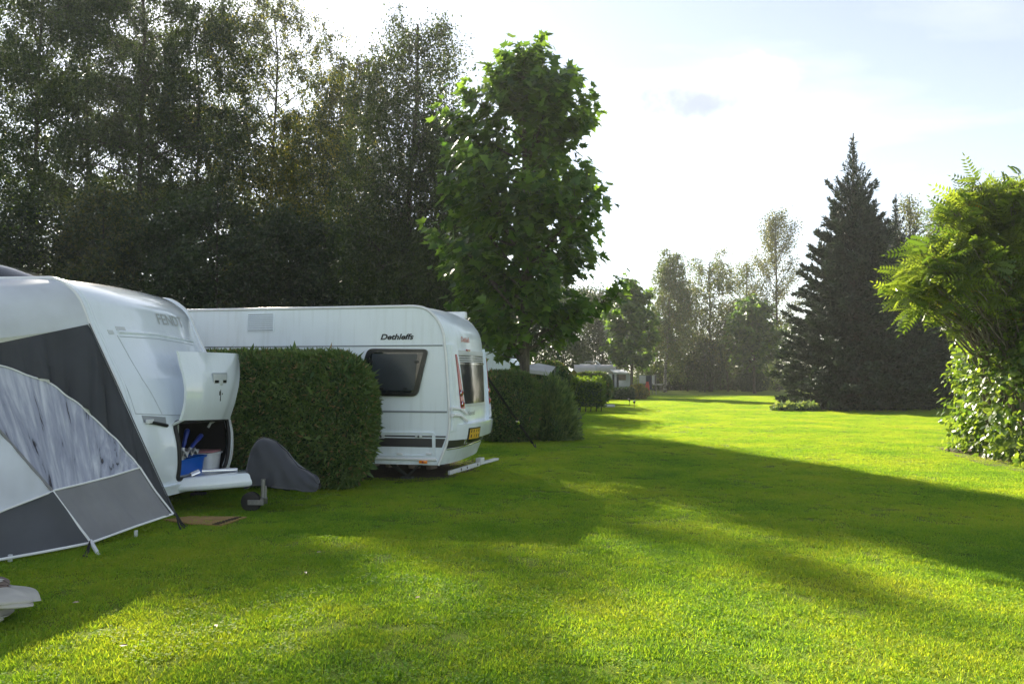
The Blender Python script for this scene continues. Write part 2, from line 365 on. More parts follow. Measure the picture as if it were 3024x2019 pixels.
def bark(name, c0, c1, white=False):
    m, n, l = nodes_of(name)
    out = n.new('ShaderNodeOutputMaterial'); b = n.new('ShaderNodeBsdfPrincipled'); b.inputs['Roughness'].default_value = 0.9
    tx = n.new('ShaderNodeTexCoord'); mpn = n.new('ShaderNodeMapping'); mpn.inputs['Scale'].default_value = (2, 2, 9) if white else (9, 9, 1.5)
    l.new(tx.outputs['Object'], mpn.inputs[0]); nz = n.new('ShaderNodeTexNoise'); nz.inputs['Scale'].default_value = 2.2; nz.inputs['Detail'].default_value = 8
    l.new(mpn.outputs[0], nz.inputs['Vector']); cr = n.new('ShaderNodeValToRGB'); e = cr.color_ramp.elements
    e[0].color = (*c0, 1); e[0].position = 0.42; e[1].color = (*c1, 1); e[1].position = 0.60
    l.new(nz.outputs[0], cr.inputs[0]); l.new(cr.outputs[0], b.inputs['Base Color'])
    bp = n.new('ShaderNodeBump'); bp.inputs['Strength'].default_value = 0.7; l.new(nz.outputs[0], bp.inputs['Height']); l.new(bp.outputs[0], b.inputs['Normal'])
    l.new(b.outputs[0], out.inputs[0])
bark('bark_dark', (0.030, 0.024, 0.019), (0.085, 0.070, 0.055))
bark('bark_plane', (0.055, 0.045, 0.032), (0.13, 0.115, 0.085))
bark('bark_birch', (0.04, 0.035, 0.03), (0.34, 0.32, 0.29), white=True)
bark('bark_sumac', (0.12, 0.10, 0.08), (0.24, 0.21, 0.17))
leafmat('leaf_birch', (0.019, 0.036, 0.013), (0.058, 0.088, 0.022), trans=0.40, tcol=1.8, clump=1.0, cscale=0.5, rough=0.4)
leafmat('leaf_birch_gold', (0.055, 0.070, 0.012), (0.150, 0.150, 0.022), trans=0.50, tcol=2.1, clump=0.8, cscale=0.6)
leafmat('leaf_plane', (0.028, 0.070, 0.016), (0.092, 0.165, 0.034), trans=0.52, tcol=2.6, clump=0.5, rough=0.34)
leafmat('leaf_dark', (0.015, 0.031, 0.013), (0.046, 0.075, 0.023), trans=0.30, clump=0.9, cscale=0.8)
leafmat('leaf_rowan', (0.012, 0.026, 0.012), (0.040, 0.058, 0.018), trans=0.35, clump=0.9, cscale=0.8)
leafmat('leaf_spruce', (0.010, 0.024, 0.020), (0.055, 0.082, 0.062), trans=0.08, clump=1.0, cscale=1.1, rough=0.6, spec=0.2)
leafmat('leaf_thuja', (0.053, 0.105, 0.035), (0.150, 0.220, 0.064), trans=0.22, clump=1.3, cscale=3.2, rough=0.55, spec=0.25, yellow=(0.264, 0.185, 0.096), yfrac=0.07)
leafmat('leaf_yew', (0.022, 0.051, 0.026), (0.062, 0.109, 0.040), trans=0.20, clump=0.8, cscale=2.0, rough=0.55, spec=0.25)
leafmat('leaf_juniper', (0.070, 0.132, 0.053), (0.211, 0.281, 0.097), trans=0.30, clump=0.9, cscale=2.0, rough=0.55)
leafmat('leaf_beech', (0.045, 0.095, 0.016), (0.120, 0.185, 0.030), trans=0.5, tcol=2.4, clump=0.7, cscale=2.0)
leafmat('leaf_gold', (0.10, 0.11, 0.02), (0.24, 0.21, 0.04), trans=0.4, clump=0.7, cscale=2.0)
leafmat('leaf_sumac', (0.060, 0.114, 0.019), (0.162, 0.228, 0.036), trans=0.46, tcol=2.1, clump=0.7, cscale=1.2, rough=0.35, yellow=(0.504, 0.312, 0.018), yfrac=0.012)
leafmat('leaf_laurel', (0.045, 0.095, 0.018), (0.130, 0.190, 0.032), trans=0.50, tcol=2.6, clump=0.5, cscale=1.6, rough=0.32, spec=0.45)
leafmat('leaf_poplar', (0.048, 0.066, 0.022), (0.126, 0.132, 0.041), trans=0.42, clump=0.8, cscale=0.6)
leafmat('leaf_far', (0.046, 0.088, 0.031), (0.126, 0.176, 0.056), trans=0.36, clump=0.9, cscale=0.5)  # brightened in place of denser haze: distant paleness sits in the leaf colour
leafmat('leaf_litter', (0.28, 0.19, 0.10), (0.55, 0.44, 0.30), trans=0.1)

def grassmat(name, k=1.0):
    m, n, l = nodes_of(name)
    out = n.new('ShaderNodeOutputMaterial'); b = n.new('ShaderNodeBsdfPrincipled'); tr = n.new('ShaderNodeBsdfTranslucent')
    b.inputs['Roughness'].default_value = 0.6; b.inputs['Specular IOR Level'].default_value = 0.12
    geo = n.new('ShaderNodeNewGeometry')
    n1 = n.new('ShaderNodeTexNoise'); n1.inputs['Scale'].default_value = 0.55; n1.inputs['Detail'].default_value = 6; n1.inputs['Roughness'].default_value = 0.62
    n2 = n.new('ShaderNodeTexNoise'); n2.inputs['Scale'].default_value = 6.0; n2.inputs['Detail'].default_value = 6; n2.inputs['Roughness'].default_value = 0.65
    mpn = n.new('ShaderNodeMapping'); mpn.inputs['Scale'].default_value = (1, 1, 0); l.new(geo.outputs['Position'], mpn.inputs[0])
    l.new(mpn.outputs[0], n1.inputs['Vector']); l.new(mpn.outputs[0], n2.inputs['Vector'])
    ad = n.new('ShaderNodeMath'); ad.operation = 'MULTIPLY_ADD'; ad.inputs[1].default_value = 0.45; l.new(n2.outputs[0], ad.inputs[0])
    s1 = n.new('ShaderNodeMath'); s1.operation = 'MULTIPLY'; s1.inputs[1].default_value = 1.25; l.new(n1.outputs[0], s1.inputs[0])
    s2 = n.new('ShaderNodeMath'); s2.operation = 'SUBTRACT'; s2.inputs[1].default_value = 0.25; l.new(s1.outputs[0], s2.inputs[0]); l.new(s2.outputs[0], ad.inputs[2])
    oi = n.new('ShaderNodeObjectInfo'); at = n.new('ShaderNodeAttribute'); at.attribute_name = 'rnd'
    a2 = n.new('ShaderNodeMath'); a2.operation = 'MULTIPLY_ADD'; a2.inputs[1].default_value = 0.34; l.new(at.outputs['Fac'], a2.inputs[0]); l.new(ad.outputs[0], a2.inputs[2])
    cr = n.new('ShaderNodeValToRGB'); e = cr.color_ramp.elements
    e[0].position = 0.38; e[0].color = (0.055 * k, 0.130 * k, 0.020 * k, 1); e[1].position = 0.98; e[1].color = (0.205 * k, 0.245 * k, 0.038 * k, 1)
    q = e.new(0.62); q.color = (0.100 * k, 0.190 * k, 0.026 * k, 1); q = e.new(0.80); q.color = (0.155 * k, 0.235 * k, 0.030 * k, 1)
    l.new(a2.outputs[0], cr.inputs[0]); l.new(cr.outputs[0], b.inputs['Base Color'])
    sc = n.new('ShaderNodeVectorMath'); sc.operation = 'MULTIPLY'; sc.inputs[1].default_value = (1.95, 1.75, 0.5); l.new(cr.outputs[0], sc.inputs[0]); l.new(sc.outputs[0], tr.inputs['Color'])
    mx = n.new('ShaderNodeMixShader'); mx.inputs[0].default_value = 0.55
    l.new(b.outputs[0], mx.inputs[1]); l.new(tr.outputs[0], mx.inputs[2]); l.new(mx.outputs[0], out.inputs[0]); return m, n, l, b
grassmat('grass_blade', 1.62)
def lawnmat():
    m, n, l = nodes_of('lawn_sheet')
    out = n.new('ShaderNodeOutputMaterial'); b = n.new('ShaderNodeBsdfPrincipled'); b.inputs['Roughness'].default_value = 0.9; b.inputs['Specular IOR Level'].default_value = 0.1
    geo = n.new('ShaderNodeNewGeometry')
    n1 = n.new('ShaderNodeTexNoise'); n1.inputs['Scale'].default_value = 0.55; n1.inputs['Detail'].default_value = 6; n1.inputs['Roughness'].default_value = 0.62
    n2 = n.new('ShaderNodeTexNoise'); n2.inputs['Scale'].default_value = 9.0; n2.inputs['Detail'].default_value = 8; n2.inputs['Roughness'].default_value = 0.7
    l.new(geo.outputs['Position'], n1.inputs['Vector']); l.new(geo.outputs['Position'], n2.inputs['Vector'])
    ad = n.new('ShaderNodeMath'); ad.operation = 'ADD'; l.new(n1.outputs[0], ad.inputs[0]); l.new(n2.outputs[0], ad.inputs[1])
    cr = n.new('ShaderNodeValToRGB'); e = cr.color_ramp.elements
    e[0].position = 0.40; e[0].color = (0.090, 0.150, 0.016, 1); e[1].position = 0.66; e[1].color = (0.22, 0.26, 0.036, 1)
    hf = n.new('ShaderNodeMath'); hf.operation = 'MULTIPLY'; hf.inputs[1].default_value = 0.5; l.new(ad.outputs[0], hf.inputs[0]); l.new(hf.outputs[0], cr.inputs[0])
    l.new(cr.outputs[0], b.inputs['Base Color'])
    bp = n.new('ShaderNodeBump'); bp.inputs['Strength'].default_value = 0.6; bp.inputs['Distance'].default_value = 0.04; l.new(n2.outputs[0], bp.inputs['Height']); l.new(bp.outputs[0], b.inputs['Normal'])
    l.new(b.outputs[0], out.inputs[0])
lawnmat()

# ------------------------------------------------------------------ ground
g = MB()
xs = [-300, -200, -80, -40, -20, 0, 20, 40, 80, 200, 300]; ys = [-120, -60, -20, 0, 20, 40, 60, 80, 120, 300, 500]
g.grid([[(x, y, 0) for x in xs] for y in ys])
tag(g.build('lawn', 'lawn_sheet', recalc=False), kind='structure')

def grass_field():
    tufts = bpy.data.collections.new('grass_tufts')
    rng = np.random.default_rng(3)
    for k in range(12):
        clover = k >= 11; tall = 1.2 if k >= 9 else 1.0
        nb = 46 if clover else 95
        r = 0.11 * np.sqrt(rng.random(nb)); a = rng.random(nb) * 2 * np.pi
        base = np.stack([r * np.cos(a), r * np.sin(a), np.zeros(nb)], 1)
        if clover:
            h = rng.uniform(.012, .035, nb); pos = base.copy(); pos[:, 2] = h
            ax = np.stack([rng.normal(size=nb), rng.normal(size=nb), rng.normal(size=nb) * .25], 1); nr = np.tile([0, 0, 1.0], (nb, 1)) + rng.normal(size=(nb, 3)) * .25
            tv = [(0, 0, 0), (-.5, .3, .1), (-.42, .85, .05), (0, 1, 0), (.42, .85, .05), (.5, .3, .1)]; tf = [(0, 5, 4, 3), (0, 3, 2, 1)]
            me = cloud('grass_tuft', tv, tf, pos, ax, nr, rng.uniform(.010, .018, nb), rng=rng)
        else:
            lean = rng.uniform(.6, 3.0, nb); a2 = rng.random(nb) * 2 * np.pi
            ax = np.stack([lean * np.cos(a2), lean * np.sin(a2), np.ones(nb)], 1); nr = np.stack([-np.cos(a2), -np.sin(a2), lean], 1) + rng.normal(size=(nb, 3)) * .3
            tv = [(-.075, 0, 0), (.075, 0, 0), (.06, .55, .04), (-.06, .55, .04), (0, 1, .16)]; tf = [(0, 1, 2, 3), (3, 2, 4)]
            me = cloud('grass_tuft', tv, tf, base * (.6 if tall > 1 else 1), ax, nr, rng.uniform(.018, .038, nb) * tall, rng=rng)
        me.materials.append(MATS['grass_blade'])
        tufts.objects.link(bpy.data.objects.new('grass_tuft', me))
    V = []; L = []; dens = []
    yaw = math.radians(11); oc = at_depth(1327, 1105, 11.0)
    def bare(x, y):                            # worn earth under the far caravan, soil bed under the glossy bush
        dx, dy = x - oc.x, y - 11.0; lx, ly = dx * math.cos(yaw) - dy * math.sin(yaw), dx * math.sin(yaw) + dy * math.cos(yaw)
        return (-6.6 < lx < -.35 and .35 < ly < 2.7) or (x > 8.75 + (y - 12.0) * .10 and 11.6 < y < 16.2)
    for k2 in range(4, 112):
        st = .5 if k2 < 32 else 1.0
        if k2 >= 32 and k2 % 2: continue
        y0 = k2 * .5
        for ix in range(int(-36 / st), int(44 / st)):
            x0 = ix * st; yc, xc = y0 + st / 2, x0 + st / 2
            if abs(xc) > .72 * (yc + 1) + 2.5 or bare(xc, yc): continue
            pt = math.sin(xc * 1.9 + yc * .7) * math.sin(yc * 2.3 - xc * .6) + .7 * math.sin(xc * 4.1 + 1) * math.sin(yc * 3.7)
            d = 200 if yc < 8 else 140 if yc < 13 else 110 if yc < 20 else 80 if yc < 30 else 55
            d *= 1 + .35 * pt
            k = len(V); V += [(x0, y0, .001), (x0 + st, y0, .001), (x0 + st, y0 + st, .001), (x0, y0 + st, .001)]; L += [k, k + 1, k + 2, k + 3]; dens.append(d)
    me = raw_mesh('grass', np.array(V), np.array(L), np.full(len(dens), 4))
    at = me.attributes.new('density', 'FLOAT', 'FACE'); at.data.foreach_set('value', np.array(dens, np.float32))
    o = link('grass', me, 'grass_blade'); tag(o, 'short mown grass and clover of the open lawn', 'grass', kind='stuff')
    ng = bpy.data.node_groups.new('scatter_grass', 'GeometryNodeTree')
    ng.interface.new_socket('Geometry', in_out='INPUT', socket_type='NodeSocketGeometry'); ng.interface.new_socket('Geometry', in_out='OUTPUT', socket_type='NodeSocketGeometry')
    n, l = ng.nodes, ng.links
    gi, go = n.new('NodeGroupInput'), n.new('NodeGroupOutput')
    dp = n.new('GeometryNodeDistributePointsOnFaces'); na = n.new('GeometryNodeInputNamedAttribute'); na.data_type = 'FLOAT'; na.inputs['Name'].default_value = 'density'
    l.new(gi.outputs[0], dp.inputs['Mesh']); l.new(na.outputs[0], dp.inputs['Density'])
    ci = n.new('GeometryNodeCollectionInfo'); ci.inputs['Collection'].default_value = tufts; ci.inputs['Separate Children'].default_value = True; ci.inputs['Reset Children'].default_value = True
    ip = n.new('GeometryNodeInstanceOnPoints'); ip.inputs['Pick Instance'].default_value = True
    rr = n.new('FunctionNodeRandomValue'); rr.data_type = 'FLOAT_VECTOR'; rr.inputs[0].default_value = (0, 0, 0); rr.inputs[1].default_value = (0, 0, 6.283)
    rs = n.new('FunctionNodeRandomValue'); rs.data_type = 'FLOAT'; rs.inputs[2].default_value = 0.7; rs.inputs[3].default_value = 1.25
    l.new(dp.outputs['Points'], ip.inputs['Points']); l.new(ci.outputs[0], ip.inputs['Instance']); l.new(rr.outputs[0], ip.inputs['Rotation']); l.new(rs.outputs[1], ip.inputs['Scale'])
    l.new(ip.outputs[0], go.inputs[0])
    md = o.modifiers.new('scatter', 'NODES'); md.node_group = ng
grass_field()
# a few pale fallen leaves on the grass
for k, (px, py) in enumerate([(213, 1778), (905, 1692), (948, 1628), (352, 1905), (640, 1850), (1240, 1760)]):
    p = ground(px, py, .03)
    me = cloud('fallen_leaf', *OVAL, np.array([p]), np.array([[math.cos(k * 2.1), math.sin(k * 2.1), .1]]), np.array([[.1, -.3, 1.0]]), .05)
    tag(link('fallen_leaf', me, 'leaf_litter'), 'small dry pale leaf lying on the shaded grass', 'leaf', 'fallen leaves on the grass')
# ------------------------------------------------------------------ caravans
def interp_profile(pts):
    """end profile (x, z) from the top down -> smooth curve and x as a function of z"""
    P = [Vector((p[0], 0, p[1])) for p in pts]; out = []
    for i in range(len(P) - 1):
        a, b, c, d = P[max(i - 1, 0)], P[i], P[i + 1], P[min(i + 2, len(P) - 1)]
        for k in range(6):
            t = k / 6; t2, t3 = t * t, t * t * t
            out.append(0.5 * ((2 * b) + (c - a) * t + (2 * a - 5 * b + 4 * c - d) * t2 + (3 * b - a - 3 * c + d) * t3))
    out.append(P[-1]); return [(p.x, p.z) for p in out]
class Body:
    """caravan shell: side profile swept across the width, the visible end rounded in plan"""
    def __init__(s, fr, prof, W, bulge, length, power=3.0, crown=0.03):
        s.fr, s.W, s.b, s.pw, s.L, s.crown = fr, W, bulge, power, length, crown
        s.prof = interp_profile(prof)
        zz = np.array([p[1] for p in s.prof])[::-1]; xx = np.array([p[0] for p in s.prof])[::-1]
        o = np.argsort(zz, kind='stable'); s.zz, s.xx = zz[o], xx[o]
        s.ztop = s.prof[0][1]; s.zbot = s.prof[-1][1]
    def bul(s, y): return s.b * (1 - abs(2 * min(max(y, 0), s.W) / s.W - 1) ** s.pw)
    def R(s, y, z): return float(np.interp(z, s.zz, s.xx)) + s.bul(y)
    def pix(s, px, py, R=None):
        R = R or s.R; xl = 0.0
        for _ in range(10):
            y, z = s.fr.end(px, py, xl); xl = R(y, z)
        return y, z
    def shell(s, name, mat, parent, hole=None, smooth=38):
        ny = 73; ys = np.linspace(0, s.W, ny)
        prof = s.prof
        if hole is not None:                   # finer rows where the opening is cut
            dense = []
            for a, b in zip(prof[:-1], prof[1:]):
                n = max(1, int(abs(a[1] - b[1]) / .022)); dense += [(a[0] + (b[0] - a[0]) * k / n, a[1] + (b[1] - a[1]) * k / n) for k in range(n)]
            prof = dense + [prof[-1]]
        mb = MB(); P = []
        for (x, z) in prof:
            k = min(1.0, max(0.0, (s.ztop - z) / .25))
            P.append([Vector((x + s.bul(y) * (.25 + .75 * k), y, z + s.crown * (1 - (2 * y / s.W - 1) ** 2) * (1 - k))) for y in ys])
        n, m = len(P), len(P[0])
        for r in P: mb.v += [tuple(p) for p in r]
        for i in range(n - 1):
            for j in range(m - 1):
                if hole is not None:
                    c = (P[i][j] + P[i + 1][j + 1]) / 2
                    if hole(c.y, c.z): continue
                mb.f.append((i * m + j, i * m + j + 1, (i + 1) * m + j + 1, (i + 1) * m + j))
        # roof, far end, floor
        L = s.L; zt, zb = s.ztop, s.zbot
        back = [(-L + .55, zt), (-L + .25, zt - .08), (-L + .08, zt - .32), (-L, zt - .8), (-L, zb + .3), (-L + .1, zb)]
        Q = []
        for (x, z) in [prof[0]] + back + [prof[-1]]:
            k = min(1.0, max(0.0, (s.ztop - z) / .25)) if (x, z) != prof[0] else 0.0
            e = s.bul(0)
            Q.append([Vector((x + (s.bul(y) * .25 if (x, z) == prof[0] else s.bul(y) if (x, z) == prof[-1] else -s.bul(y) * .4), y, z + s.crown * (1 - (2 * y / s.W - 1) ** 2) * (1 - k))) for y in ys])
        mb.grid(Q)
        for y in (0.0, s.W):                    # flat side walls
            poly = [(x, y, z) for x, z in prof] + [(x, y, z) for x, z in reversed(back)]
            k = len(mb.v); mb.v += poly; mb.f.append(tuple(range(k, k + len(poly))))
        return mb.build(name, mat, parent, smooth)
    def edge(s, y, r, out=0.0, z0=None):
        pts = [Vector((x + s.bul(y) + out, y, z)) for x, z in s.prof if z0 is None or z > z0]
        return pts
    def patch(s, c, lo, hi, nu=6, nv=6, R=None):
        """closed slab on the end face between four (y, z) corners: TL, TR, BR, BL"""
        R = R or s.R; P = []; mb = MB()
        for i in range(nv + 1):
            v = i / nv; row = []
            for j in range(nu + 1):
                u = j / nu
                y = (c[0][0] * (1 - u) + c[1][0] * u) * (1 - v) + (c[3][0] * (1 - u) + c[2][0] * u) * v
                z = (c[0][1] * (1 - u) + c[1][1] * u) * (1 - v) + (c[3][1] * (1 - u) + c[2][1] * u) * v
                row.append(Vector((R(y, z) + lo, y, z)))
            P.append(row)
        mb.slab(P, Vector((1, 0, 0)), hi - lo); return mb
    def strip(s, pts, r, R=None, off=0.0, n=6):
        """tube along (y, z) points on the end face"""
        R = R or s.R; out = []
        for (a, b) in zip(pts[:-1], pts[1:]):
            k = max(2, int(math.hypot(a[0] - b[0], a[1] - b[1]) / .06))
            for i in range(k): t = i / k; y, z = a[0] + (b[0] - a[0]) * t, a[1] + (b[1] - a[1]) * t; out.append((R(y, z) + off, y, z))
        y, z = pts[-1]; out.append((R(y, z) + off, y, z)); return MB().tube(out, r, n)
def lettering(parent, s, w, h, mat, fn, shear=0.0, bold=0.0, name='lettering'):
    me = text_mesh(s, 1.0, shear, bold, depth=0.0); co = np.zeros(len(me.vertices) * 3); me.vertices.foreach_get('co', co); co = co.reshape(-1, 3)
    mn, mx = co.min(0), co.max(0); u = ((co[:, 0] - mn[0]) / (mx[0] - mn[0]) - .5) * w; v = ((co[:, 1] - mn[1]) / (mx[1] - mn[1]) - .5) * h
    me.vertices.foreach_set('co', np.array([fn(a, b) for a, b in zip(u, v)]).ravel()); me.update()
    return link(name, me, mat, parent)
def side_poly(pts, y0, y1, r=0.0, n=4):
    p2 = round_poly(pts, r, n) if (hasattr(r, '__len__') or r > 0) else pts
    return MB().prism([(x, y0, z) for x, z in p2], (0, y1 - y0, 0))
def side_frame(pts, w, y0, y1, r):
    """rounded frame: ring between polygon and its inset"""
    c = Vector((sum(p[0] for p in pts) / len(pts), sum(p[1] for p in pts) / len(pts)))
    o = round_poly(pts, r, 5); cx = [Vector(p) - c for p in pts]
    inn = round_poly([tuple(c + d * (1 - w / max(d.length, 1e-6))) for d in cx], max(r - w * .6, .006) if not hasattr(r, '__len__') else [max(q - w * .6, .006) for q in r], 5)
    mb = MB(); n = len(o); vs = [(x, y0, z) for x, z in o] + [(x, y1, z) for x, z in o] + [(x, y1, z) for x, z in inn] + [(x, y0, z) for x, z in inn]
    fs = []
    for i in range(n):
        j = (i + 1) % n
        for k in range(4): a, b = k * n, ((k + 1) % 4) * n; fs.append((a + i, a + j, b + j, b + i))
    return mb.add(vs, fs), inn
def wheel(parent, x, y, r=.31, w=.18, z=None):
    z = r if z is None else z
    M = Matrix.Translation((x, y, z)) @ Matrix.Rotation(math.pi / 2, 4, 'X')
    t = MB().lathe([(r * .62, -w / 2), (r * .9, -w / 2), (r, -w * .36), (r, w * .36), (r * .9, w / 2), (r * .62, w / 2), (r * .62, -w / 2)], 28, M).build('wheel', 'tyre', parent, 40)
    MB().lathe([(0.001, -w * .3), (r * .2, -w * .34), (r * .5, -w * .22), (r * .63, -w * .42), (r * .63, w * .4), (0.001, w * .4)], 20, M).build('rim', 'steel', t, 40)
    return t

# ---- caravan seen from its rear corner, beyond the tall clipped hedge
def far_caravan():
    fr = Frame(Vector((at_depth(1327, 1105, 11.0).x, 11.0, 0)), math.radians(11))
    c = thing('caravan', 'long white caravan with black-framed side window and dark lower stripe beyond the tall clipped hedge', 'caravan'); fr.place(c)
    S = fr.side
    prof = [S(1190, 905), S(1225, 905), S(1255, 911), S(1280, 930), S(1299, 958), S(1309, 986), S(1313, 1021), S(1318, 1070), S(1325, 1188), S(1327, 1249), S(1318, 1310), S(1294, 1373)]
    W = 2.3; B = Body(fr, prof, W, .16, 7.3, power=3.2)
    B.shell('body', 'white_skin', c)
    for y, nm in ((-.004, 'edge_rail'), (W + .004, 'edge_rail')):
        pts = [(x + .002, y, z) for x, z in B.prof]; full = [(-6.9, y, B.ztop)] + pts
        MB().tube(full, .022, 8).build(nm, 'rail_white', c, 60)
    # side grooves
    for (py, th) in ((1019.5, .010), (1216, .014)):
        x1, z = S(1313 if py < 1100 else 1326, py); o = MB().box(-6.6, x1 - .03, -.006, .0, z - th, z + th).build('trim_line', 'groove_grey', c)
        MB().box(-6.6, x1 - .03, -.012, -.001, z + th * .2, z + th * .8).build('trim_line', 'seam_grey', c)
    # louvre vent
    x0, z1 = S(729, 926); x1, z0 = S(811, 979)
    fo, inn = side_frame([(x0, z0), (x1, z0), (x1, z1), (x0, z1)], .028, -.014, 0.0, .02); v = fo.build('vent', 'white_skin', c, 40)
    side_poly([(x0 + .01, z0 + .01), (x1 - .01, z0 + .01), (x1 - .01, z1 - .01), (x0 + .01, z1 - .01)], -.003, -.0015).build('vent_back', 'groove_grey', v)
    n = 8
    for k in range(n):
        zc = z0 + .022 + (z1 - z0 - .044) * (k + .5) / n; h = (z1 - z0 - .044) / n
        MB().add([(x0 + .02, -.004, zc + h * .42), (x1 - .02, -.004, zc + h * .42), (x1 - .02, -.018, zc - h * .22), (x0 + .02, -.018, zc - h * .22), (x0 + .02, -.004, zc + h * .25), (x1 - .02, -.004, zc + h * .25), (x1 - .02, -.016, zc - h * .36), (x0 + .02, -.016, zc - h * .36)],
                 [(0, 1, 2, 3), (7, 6, 5, 4), (3, 2, 6, 7), (1, 0, 4, 5)]).build('slat', 'white_skin', v)
    # maker's name
    xa, za = S(1124, 1003.5); xb, zb = S(1222, 985)
    lettering(c, 'Dethleffs', xb - xa, zb - za, 'ink', lambda u, w: ((xa + xb) / 2 + u, -.006, (za + zb) / 2 + w), shear=.28, bold=.032)
    # side window
    wp = [S(1046, 1168), S(1234, 1170), S(1266, 1031), S(1088, 1029)]
    o, inn = side_frame(wp, .085, -.040, 0.0, [.06, .09, .07, .09]); win = o.build('window', 'black_frame', c, 40)
    MB().prism([(x, -.030, z) for x, z in inn], (0, .026, 0)).build('pane', 'smoked_pane', win)
    bp = [S(1101, 1152), S(1226, 1152), S(1234, 1045), S(1101, 1045)]
    side_poly(bp, -.0335, -.0305, .02).build('blind', 'blind_grey', win)
    for (px, py) in ((1130, 1147), (1199, 1147), (1232, 1068), (1099, 1068)):
        x, z = S(px, py); MB().box(x - .03, x + .03, -.046, -.034, z - .018, z + .018, bev=.006).build('catch', 'black_frame', win)
    # service hatch with locks and hinges, the dark stripe runs across it
    hz = [S(1040, 1345), S(1287, 1346), S(1286, 1276), S(1040, 1274)]
    xe, zt1 = S(1322, 1287); _, zt0 = S(1320, 1291.5); _, zb1 = S(1318, 1295); _, zb0 = S(1309, 1321)
    MB().prism([(-6.6, -.004, zb0), (S(1309, 1321)[0] - .02, -.004, zb0), (S(1320, 1295)[0] - .025, -.004, zb1), (-6.6, -.004, zb1)], (0, .003, 0)).build('stripe', 'dark_stripe', c)
    MB().prism([(-6.6, -.004, zt0), (xe - .03, -.004, zt0), (xe - .028, -.004, zt1), (-6.6, -.004, zt1)], (0, .003, 0)).build('stripe', 'dark_stripe', c)
    o, inn = side_frame(hz, .05, -.018, 0.0, .05); hatch = o.build('service_hatch', 'white_skin', c, 40)
    for px in (1127, 1238):
        x, z = S(px, 1288); lk = MB().box(x - .055, x + .055, -.034, -.016, z - .028, z + .028, bev=.010).build('lock', 'pale_plastic', hatch, 40)
        MB().lathe([(.001, 0), (.016, 0), (.016, .01), (.001, .012)], 14, Matrix.Translation((x, -.033, z)) @ Matrix.Rotation(math.pi / 2, 4, 'X')).build('lock_cylinder', 'dark_steel', lk)
    for px in (1102, 1182, 1268):
        x, z = S(px, 1339); MB().box(x - .045, x + .045, -.032, -.014, z - .016, z + .016, bev=.007).build('hinge', 'rail_white', hatch, 40)
    x1, z = S(1290, 1356); MB().tube([(-6.6, -.012, z), (x1, -.012, z)], .026, 10).build('skirt_rail', 'rail_white', c, 60)
    x, z = S(1252, 1362.5); mk = MB().box(x - .062, x + .062, -.05, -.018, z - .022, z + .022, bev=.006).build('side_marker', 'orange_lens', c, 40)
    MB().lathe([(.001, 0), (.014, 0), (.014, .006), (.001, .008)], 12, Matrix.Translation((x, -.05, z)) @ Matrix.Rotation(math.pi / 2, 4, 'X')).build('reflector_stud', 'red_lens', mk)
    # ------ rear end
    pix = B.pix
    wc = [pix(1345, 1049), pix(1421, 1053), pix(1426, 1186), pix(1371, 1192)]
    fc = [(wc[0][0] - .05, wc[0][1] + .03), (wc[1][0] + .05, wc[1][1] + .03), (wc[2][0] + .05, wc[2][1] - .05), (wc[3][0] - .04, wc[3][1] - .05)]
    rw = B.patch(fc, -.01, .018).build('rear_window', 'pale_plastic', c, 40)
    B.patch(wc, .012, .024).build('pane', 'blind_dark', rw, 40)
    def lerp(a, b, t): return (a[0] + (b[0] - a[0]) * t, a[1] + (b[1] - a[1]) * t)
    for k in range(3):                          # louvred strip and chrome bar along the top of the window
        t0, t1 = .02 + k * .045, .02 + k * .045 + .024
        B.patch([lerp(wc[0], wc[3], t0), lerp(wc[1], wc[2], t0), lerp(wc[1], wc[2], t1), lerp(wc[0], wc[3], t1)], .020, .034).build('slat', 'pale_plastic', rw, 40)
    B.patch([lerp(wc[0], wc[3], .15), lerp(wc[1], wc[2], .15), lerp(wc[1], wc[2], .185), lerp(wc[0], wc[3], .185)], .020, .038).build('chrome_bar', 'chrome', rw, 40)
    hb = [pix(1340, 1033), pix(1421, 1040), pix(1421, 1051), pix(1343, 1046)]
    B.patch(hb, 0, .03).build('light_bar', 'pale_plastic', c, 40)
    y, z = pix(1378, 1034); MB().box(B.R(y, z) + .01, B.R(y, z) + .04, y - .09, y + .09, z - .018, z + .012, bev=.004).build('brake_light', 'red_lens', c)
    y, z = pix(1374, 1003); lettering(c, 'Dethleffs', .42, .085, 'red_ink', lambda u, w, y=y, z=z: (B.R(y + u, z + w) + .006, y + u, z + w), shear=.28, bold=.03)
    # pillars with tail lights
    for sgn in (0, 1):
        def m(y): return y if sgn == 0 else W - y
        t, b = pix(1336, 1042), pix(1362, 1206); bt = pix(1352, 1272)
        pr = [(m(.03), t[1] + .12), (m(t[0] + .06), t[1] + .12), (m(b[0] + .12), bt[1]), (m(.02), bt[1])]
        if sgn: pr = [pr[1], pr[0], pr[3], pr[2]]
        pil = B.patch(pr, -.02, .05, 6, 10).build('corner_pillar', 'white_skin', c, 40)
        lt = [(m(t[0] - .015), t[1] - .02), (m(t[0] + .015), t[1] - .02), (m(b[0] + .05), b[1]), (m(b[0] - .06), b[1])]
        if sgn: lt = [lt[1], lt[0], lt[3], lt[2]]
        tl = B.patch(lt, .045, .062, 3, 10).build('tail_light', 'red_lens', pil, 40)
